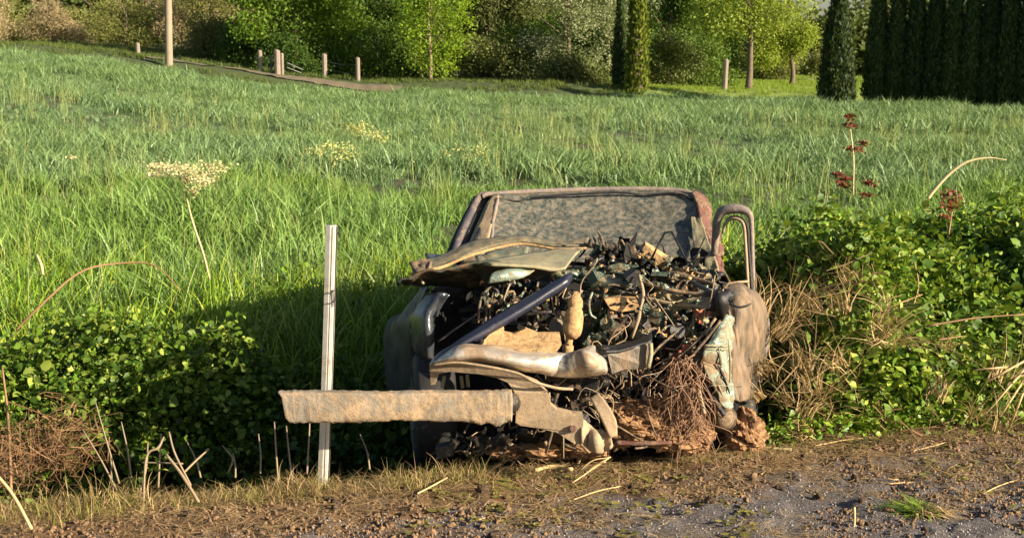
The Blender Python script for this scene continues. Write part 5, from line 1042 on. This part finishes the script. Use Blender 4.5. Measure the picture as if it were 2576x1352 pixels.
# road debris
rg = np.random.default_rng(12)
def clodsrc(k, mat):
    out = []
    for i in range(k):
        V, F = lump((0, 0, 0.25), (1, .8, .5), 60 + i, .95, 2.9, 8); out.append(src('clod_%02d' % i, V, np.array(F), mat))
    return out
def onroad(n, smin, smax, x0=-3.0, x1=3.4, pw=1.0):
    x = rg.uniform(x0, x1, n); s = smin + (smax - smin) * rg.random(n) ** pw; return x, edge_y(x) + s / ECOS, s
def roadz(x, y):
    s = S(x, y); return np.where(s < 0, roadrel(x, y, s), H(x, y))
x, y, s = onroad(42000, 0.25, -2.4, pw=1.25); k = fbm(x * 2.2, y * 2.2, 4, 91) > 0.36 + np.clip(-s, 0, 3) * 0.065 + np.clip(x, 0, 3) * .04; x, y = x[k], y[k]
sz = 0.0035 + 0.011 * rg.random(len(x)) ** 4 + 0.014 * (rg.random(len(x)) > .975) * rg.random(len(x))
M['clod'] = plain('soil_crumb', (0.20, 0.125, 0.068), 0.95, 0, .55, 40, .8)
M['gravel'] = plain('gravel', (0.30, 0.27, 0.26), 0.7, 0, .6, 60, .3)
scatter('soil_crumbs', np.stack([x, y, roadz(x, y)], 1), rg.random((len(x), 3)) * 6.28, sz, clodsrc(4, M['clod']), rg.integers(0, 4, len(x)), 'brown soil crumbs scattered over the road edge', 'soil')
x, y, s = onroad(14000, -0.3, -2.6); scatter('road_gravel', np.stack([x, y, roadz(x, y) + .001], 1), rg.random((len(x), 3)) * 6.28, 0.002 + 0.004 * rg.random(len(x)) ** 2, clodsrc(3, M['gravel']), rg.integers(0, 3, len(x)), 'fine pale grit on the dark asphalt', 'gravel')
# larger broken soil lumps
M['darkclod'] = muddy('broken_soil', (0.10, 0.065, 0.04), (0.21, 0.135, 0.078), 0.5, 0.95, 0, 40, 1.0)
x, y, s = onroad(420, 0.15, -2.0, pw=1.6); k = fbm(x * 1.8, y * 2.2, 4, 191) > .45; x, y = x[k], y[k]
scatter('soil_lumps', np.stack([x, y, roadz(x, y) - .004], 1), rg.random((len(x), 3)) * 6.28, 0.010 + 0.026 * rg.random(len(x)) ** 2.5, clodsrc(4, M['darkclod']), rg.integers(0, 4, len(x)), 'lumps of brown soil dragged onto the road', 'soil')
# straw and clippings
ST = []
for i in range(4):
    V, F, at = twigball(10, 0.12, 0.09, 0.0030); V[:, 2] = V[:, 2] * .10 + 0.004; ST.append(src('straw_%d' % i, V, F, M['dry'], at))
x, y, s = onroad(4600, 0.40, -2.2, pw=1.6); k = fbm(x * 1.7 + 4, y * 2.6, 4, 95) > 0.46 + np.clip(-s, 0, 3) * 0.05 + np.clip(x, 0, 3) * .012; x, y = x[k], y[k]
scatter('straw_litter', np.stack([x, y, roadz(x, y) + .006], 1), np.stack([rg.normal(0, .06, len(x)), rg.normal(0, .06, len(x)), rg.random(len(x)) * 6.28], 1), 0.7 + 0.9 * rg.random(len(x)), ST, rg.integers(0, 4, len(x)), 'short straw scattered over the road edge', 'straw')
GL = []
for i in range(3):
    V, F, at = leaf_spray(6, 0.035, 0.05, 0.006); V[:, 2] = np.abs(V[:, 2]) * .5 + .004; GL.append(src('clip_%d' % i, V, F, M['yellowgrass'], at))
x, y, s = onroad(1500, 0.4, -2.2, pw=1.3); k = fbm(x * 1.3 + 14, y * 1.6, 3, 97) > 0.5; x, y = x[k], y[k]
scatter('green_clippings', np.stack([x, y, roadz(x, y) + .006], 1), np.stack([x * 0, x * 0, rg.random(len(x)) * 6.28], 1), 0.5 + 0.6 * rg.random(len(x)), GL, rg.integers(0, 3, len(x)), 'torn green leaf scraps on the road', 'leaves')
# verge grass along the edge
VT = tufts('verge_tuft', 3, M['dry'], 18, 0.20, 0.0045, 0.07, 1.3, 0.6, 4, 0.7) + tufts('verge_tuftb', 3, M['yellowgrass'], 20, 0.16, 0.005, 0.07, 1.3, 0.6, 4, 0.7)
x, y, s = onroad(1700, -0.04, 0.32, -3.2, 3.6); k = rg.random(len(x)) < np.where(x > 0.2, 0.35, 0.8); x, y = x[k], y[k]
hsc = 0.85 * np.where(x < -0.1, 1.0, .45) * (0.35 + 0.9 * fbm(x * 3, y * 3, 3, 55))
scatter('verge_grass', np.stack([x, y, H(x, y)], 1), np.stack([rg.normal(0, .25, len(x)), rg.normal(0, .25, len(x)), rg.random(len(x)) * 6.28], 1), hsc * (0.6 + 0.6 * rg.random(len(x))), VT, rg.integers(0, 6, len(x)), 'yellowing grass along the road verge', 'grass')
x, y, s = onroad(1700, -0.20, 0.30, -3.2, 3.8)
scatter('verge_thatch', np.stack([x, y, H(x, y) + .012], 1), np.stack([rg.normal(0, .15, len(x)), rg.normal(0, .15, len(x)), rg.random(len(x)) * 6.28], 1), 0.8 + 0.6 * rg.random(len(x)), ST, rg.integers(0, 4, len(x)), 'dead flattened grass matted on the verge', 'dry grass')
# low leafy bits at right foot of the brambles
nb_ = 1800
x = 1.15 + 2.6 * rng.random(nb_) ** 1.5; s = rng.uniform(.1, 1.0, nb_) * np.interp(x, [1.1, 1.8, 2.4, 4], [1.5, 1.3, .8, .7]); y = edge_y(x) + s / ECOS
scatter('creeping_bramble', np.stack([x, y, H(x, y) + .03 + .42 * rng.random(nb_) * s], 1), rng.random((nb_, 3)) * np.array([.6, .6, 6.28]), 0.6 + .5 * rng.random(nb_), sprays('creeper', 3, M['bankgrass'], 7, 0.038, 0.09, .04), rng.integers(0, 3, nb_),
        'small yellow-green creeping leaves at the foot of the thicket', 'brambles')

# individual stalks: cut stems at the left verge
def stick(name, pts, r, mat, lab, cat, group=None, world=False, seg=6):
    V, F = tube(np.array(pts) if world else qpath(pts), r, seg, 4 * len(pts)); o = mk(name, V, F, M[mat], None, True); return tag(o, lab, cat, group)
ORD = 'first second third fourth fifth sixth seventh eighth ninth tenth eleventh twelfth thirteenth fourteenth'.split()
st = [(208, 1080, 295, 1235, 'thin'), (262, 1090, 280, 1215, 'short'), (305, 1060, 330, 1200, 'x'), (240, 1010, 300, 1215, 'x'), (372, 1110, 350, 1245, 'x'), (405, 1090, 398, 1225, 'x'), (560, 1120, 575, 1185, 'x'), (586, 1140, 592, 1200, 'x'), (650, 1090, 655, 1190, 'x'), (690, 1060, 700, 1215, 'x'), (720, 1070, 735, 1205, 'x'), (470, 1110, 505, 1200, 'x'), (780, 1040, 772, 1190, 'x'), (905, 1090, 930, 1180, 'x')]
for k, (a, b, c, d, _) in enumerate(st):
    e = Gz(c, d, .02)[1]; stick('dry_stalk', [(a, b, e + .12), ((a + c) / 2 + rg.normal(0, 7), (b + d) / 2, e + .05), (c, d, e)], [.003, .004, .005], 'stalk', 'thin dry grey-brown stalk on the left road verge, %s of the fourteen from the left' % ORD[[q[0] for q in sorted(st)].index(a)], 'stalk', 'dry stalks along the left verge')
stick('cut_stalk', [(412, 1098, 5.80), (398, 1125, 5.76), (368, 1150, 5.74), (360, 1285, 5.62)], [.004, .006, .005, .005], 'stalk', 'thick pale stalk bent over at its top, left of the crossed stems', 'stalk')
stick('cut_stalk', [(418, 1142, 5.78), (455, 1190, 5.74), (500, 1262, 5.68)], [.006, .007, .007], 'stalk', 'thick brown stem leaning right, crossing the long thin cane', 'stalk')
stick('cut_stalk', [(525, 1128, 5.95), (490, 1160, 5.88), (462, 1188, 5.8)], [.004, .005, .005], 'stalk', 'short stem leaning left against the crossed stems', 'stalk')
stick('cut_stalk', [(425, 1085, 5.85), (440, 1140, 5.80), (480, 1220, 5.75)], [.004, .005, .005], 'stalk', 'long thin cane standing behind the crossed stems', 'stalk')
stick('dry_stalk', [(355, 1162, 5.85), (400, 1163, 5.84), (460, 1165, 5.8)], [.003, .004, .004], 'stalk', 'thin stem lying level across the upright stalks', 'stalk')
stick('dry_stalk', [(-30, 1170, 5.4), (30, 1240, 5.35), (80, 1330, 5.3)], [.006, .007, .007], 'straw', 'pale tan stick leaning at the bottom left corner', 'stick')
stick('dry_stalk', [(5, 920, 7.2), (20, 1050, 6.9), (28, 1240, 6.2)], [.005, .007, .008], 'cane', 'upright reddish cane at the left edge of the photo', 'cane')
# straw bundle by the nose
for k, (a, b) in enumerate([((1536, 1138), (1438, 1214)), ((1530, 1142), (1450, 1208)), ((1524, 1150), (1462, 1204)), ((1533, 1140), (1442, 1200))]):
    e1, e2 = Gz(*b, .03), Gz(a[0], a[1] + 10, .12); stick('straw_stem', [tuple(e1), tuple((e1 + e2) / 2 + np.array([0, 0, .01 * k])), tuple(e2)], .0032, 'straw', ['uppermost orange straw stem of the bundle lying below the car nose', 'innermost straw stem of the bundle below the car nose', 'shortest straw stem of the bundle below the car nose', 'middle straw stem of the bundle below the car nose'][k], 'straw', 'straw bundle in front of the car', True)
def lying(name, pts, r, mat, lab, cat, z=.022): return stick(name, [tuple(Gz(a, b, z)) for a, b in pts], r, mat, lab, cat, None, True)
lying('reed', [(1893, 1124), (1940, 1127), (1992, 1130)], .008, 'palecane', 'pale yellow reed lying right of the soil heap', 'reed')
lying('straw_stem', [(1050, 1240), (1085, 1222), (1125, 1200)], .004, 'straw', 'pale straw stem lying on the verge left of the bundle', 'straw', .05)
lying('straw_stem', [(1345, 1182), (1390, 1172), (1440, 1180)], .010, 'straw', 'bright orange-tan splinter under the bent frame', 'splinter', .03)
lying('straw_stem', [(2232, 1216), (2300, 1212), (2372, 1216)], .0035, 'straw', 'long straw stem lying on the asphalt at centre right', 'straw')
lying('straw_stem', [(2100, 1195), (2190, 1203), (2260, 1205)], .004, 'straw', 'thin straw stem lying above the longer one', 'straw')
lying('straw_stem', [(2440, 1260), (2510, 1222), (2580, 1200)], .003, 'straw', 'thin orange straw stem reaching the right edge', 'straw')
lying('straw_stem', [(2050, 1120), (2130, 1105), (2170, 1102)], .003, 'straw', 'pale stem on the verge below the thicket', 'straw', .03)
lying('straw_stem', [(1910, 1195), (1930, 1178), (1900, 1165)], .004, 'straw', 'hooked brown stem on the muddy road', 'straw')
lying('straw_stem', [(1430, 1260), (1500, 1235), (1560, 1222)], .003, 'straw', 'thin brown stem on the mud at bottom centre', 'straw')
lying('straw_stem', [(1180, 1312), (1250, 1296), (1340, 1300)], .003, 'straw', 'tan stem near the bottom edge, left of centre', 'straw')
lying('straw_stem', [(2290, 1135), (2350, 1120), (2420, 1100)], .0035, 'straw', 'straw stem along the verge below the dark thicket hollow', 'straw', .03)
b_ = Gz(2146, 1338, 0.0); stick('upright_stake', [tuple(b_), tuple(b_ + np.array([.004, 0, .05])), tuple(b_ + np.array([.002, .004, .105]))], .0055, 'palecane', 'small pale stick standing upright in the road at lower right', 'stick', None, True)
# uprooted tuft on the road
c = Gz(2330, 1292, 0.015); tf = empty('uprooted_tuft', c, 'uprooted clump of grass lying on the road at lower right', 'grass clump')
rg5 = np.random.default_rng(5)
for nm, n_, mt, L, ang in (('green_blades', 90, 'bankgrass', .22, 2.9), ('dry_roots', 120, 'dry', .15, -.35)):
    P0 = rg5.normal(0, .025, (n_, 3)) * np.array([1.6, 1, .5]); a = ang + rg5.normal(0, .75, n_); l = L * (.4 + .7 * rg5.random(n_)); el_ = rg5.random(n_) * .55
    d = np.stack([np.cos(a) * np.cos(el_), np.sin(a) * np.cos(el_), np.sin(el_)], 1) * l[:, None]; s_ = np.stack([-np.sin(a), np.cos(a), a * 0], 1) * .0028
    Vv = np.stack([P0 - s_, P0 + s_, P0 + d * .55 + s_, P0 + d * .55 - s_, P0 + d - np.array([0, 0, 1]) * (d[:, 2:] * .8)], 1).reshape(-1, 3); Vv[:, 2] = np.abs(Vv[:, 2]) + .003
    Ff = []
    for i in range(n_): Ff += [(5 * i, 5 * i + 1, 5 * i + 2, 5 * i + 3), (5 * i + 3, 5 * i + 2, 5 * i + 4)]
    o = mk(nm, Vv, Ff, M[mt], tf, attrs={'rnd': np.repeat(rg5.random(n_), 5)}, local=True); o['kind'] = 'stuff'

# canes
stick('arching_cane', [(2333, 500, 8.0), (2352, 476, 8.0), (2385, 440, 8.0), (2430, 408, 8.0), (2485, 397, 8.0), (2532, 402, 8.0)], [.012, .011, .010, .008, .005, .002], 'palecane', 'pale cane arching above the thicket to the right', 'cane')
stick('arching_cane', [(20, 850, 8.3), (100, 770, 8.3), (200, 685, 8.4), (300, 662, 8.5), (390, 668, 8.5), (455, 730, 8.4)], [.008, .008, .007, .006, .005, .003], 'cane', 'thin reddish cane arching over the left bank grass', 'cane')
for k, pts in enumerate([[(2040, 880, 7.6), (2200, 790, 7.6), (2320, 740, 7.7)], [(2230, 890, 7.3), (2330, 860, 7.2), (2420, 845, 7.3)], [(2090, 770, 7.9), (2140, 700, 8.0), (2200, 650, 8.1)], [(2300, 660, 7.9), (2310, 720, 7.8), (2290, 790, 7.7)], [(2330, 820, 7.2), (2450, 800, 7.2), (2576, 790, 7.2)], [(2080, 1000, 7.1), (2160, 960, 7.1), (2190, 930, 7.2)]]):
    stick('bramble_cane', pts, [.006, .005, .003], 'cane', ['brown bramble cane rising from the dry stems beside the car fender', 'short brown cane over the dark hollow of the thicket', 'thin cane rising behind the dry straw tuft', 'upright bent cane in the middle of the thicket', 'level brown cane reaching the right edge of the photo', 'low cane near the foot of the thicket beside the soil heap'][k], 'cane', 'bramble canes in the right thicket')
for k, (a, b) in enumerate([((2576, 930), (2470, 1050)), ((2576, 955), (2500, 1070)), ((2590, 945), (2540, 1075)), ((2590, 900), (2480, 960)), ((2600, 980), (2580, 1080)), ((2560, 920), (2450, 930))]):
    stick('dry_stalk', [(a[0], a[1], 7.0), ((a[0] + b[0]) / 2, (a[1] + b[1]) / 2, 6.92), (b[0], b[1], 6.95)], [.006, .006, .004], 'straw', 'dry stalk in the fan at the right edge, ' + ['steepest of the long lower ones', 'second long lower one from the left', 'third long lower one from the left', 'uppermost slanting one', 'rightmost nearly upright one', 'topmost nearly level one'][k], 'stalk', 'fan of dry stalks at the right edge')
stick('white_stem', [(92, 640, 8.6), (103, 665, 8.55), (108, 690, 8.5)], [.008, .012, .008], 'palecane', 'short pale stem in the grass near the left edge', 'stem')

# flowering weeds
M['greenstem'] = plain('green_stem', (0.16, 0.22, 0.06), 0.6)
def umbel(name, stem, heads, d, lab, mat, nfl=170, hs=.095, rl=.016, sm='palecane', sr=.007, cat='plant'):
    rg = np.random.default_rng(int(stem[0][0])); t = empty(name, U(stem[-1][0], stem[-1][1], d), lab, cat)
    V, F = tube(qpath([(a, b, d) for a, b in stem]), [sr * .6] + [sr] * (len(stem) - 1), 6, 12); mk('stem', V, F, M[sm], t, True)
    top = stem[0]
    for k, (px, py, s_) in enumerate(heads):
        c = U(px, py, d + rg.normal(0, .05)); yy = float(np.clip(py + 40, stem[0][1], stem[-1][1])); xx = float(np.interp(yy, [q[1] for q in stem], [q[0] for q in stem])); s0 = U(xx, yy, d)
        mb = MB(); mb.add(*tube([s0, (s0 + c) / 2 + np.array([0, 0, -.02]), c - np.array([0, 0, .03])], [.0022, .0018, .0014], 4, 6))
        mk('branch', mb.v[0], mb.f, M['greenstem'], t)
        V, F, at = leaf_spray(int(nfl * s_), rl, hs * s_, hs * .45 * s_, 0.1); fh = mk('flower_head', V + c, F, M[mat], t, attrs=at); fh['kind'] = 'stuff'
    return t
umbel('flowering_weed', [(470, 500), (485, 560), (512, 640), (527, 702)], [(398, 418, 1), (430, 430, 1.1), (460, 424, 1), (492, 432, 1.1), (520, 440, 1), (545, 420, .9), (505, 458, .9), (388, 438, .6), (470, 450, .7), (480, 480, .6)], 8.7, 'tall weed with cream flower clusters and a bent pale stem, left', 'flower')
umbel('yellow_weed', [(850, 480), (852, 520), (855, 560)], [(800, 382, 1), (822, 374, .9), (862, 372, .8), (882, 392, .9), (846, 400, .6)], 11.5, 'yellowish flowering weed in the crop left of centre', 'yellowflower', 110, .12, .018, 'greenstem', .004)
umbel('yellow_weed', [(905, 400), (906, 430), (905, 470)], [(885, 320, 1), (905, 330, 1.0), (945, 338, .9), (965, 350, .7), (912, 316, .7)], 14.5, 'yellowish flowering weed farthest back in the crop', 'yellowflower', 110, .14, .020, 'greenstem', .004)
umbel('yellow_weed', [(1170, 430), (1172, 460), (1170, 490)], [(1120, 385, .7), (1160, 372, .8), (1195, 378, .9), (1215, 370, .7), (1180, 395, .7)], 12.5, 'sparse yellowish weed above the left end of the windshield', 'yellowflower', 70, .12, .016, 'greenstem', .004)
umbel('small_flower', [(180, 400), (181, 430), (182, 460)], [(180, 396, .45)], 11.5, 'single small white flower head in the field at far left', 'flower', 90, .10, .018, 'greenstem', .004)
umbel('red_dock', [(2138, 312), (2147, 400), (2146, 492)], [(2136, 293, .8), (2138, 316, .9), (2150, 376, 1.0), (2172, 362, .6), (2108, 437, .7), (2130, 450, .7), (2186, 460, .8), (2180, 490, .7), (2116, 462, .7), (2134, 466, .6)], 8.6, 'tall dark red dock stem rising from the thicket', 'redleaf', 60, .055, .026, 'palecane', .005)
umbel('red_dock', [(2396, 520), (2392, 550), (2386, 590)], [(2394, 488, 1.0), (2402, 505, 1.1), (2386, 520, 1), (2380, 545, .7)], 8.1, 'shorter dark red dock beside the arching cane', 'redleaf', 60, .055, .024, 'cane', .006)
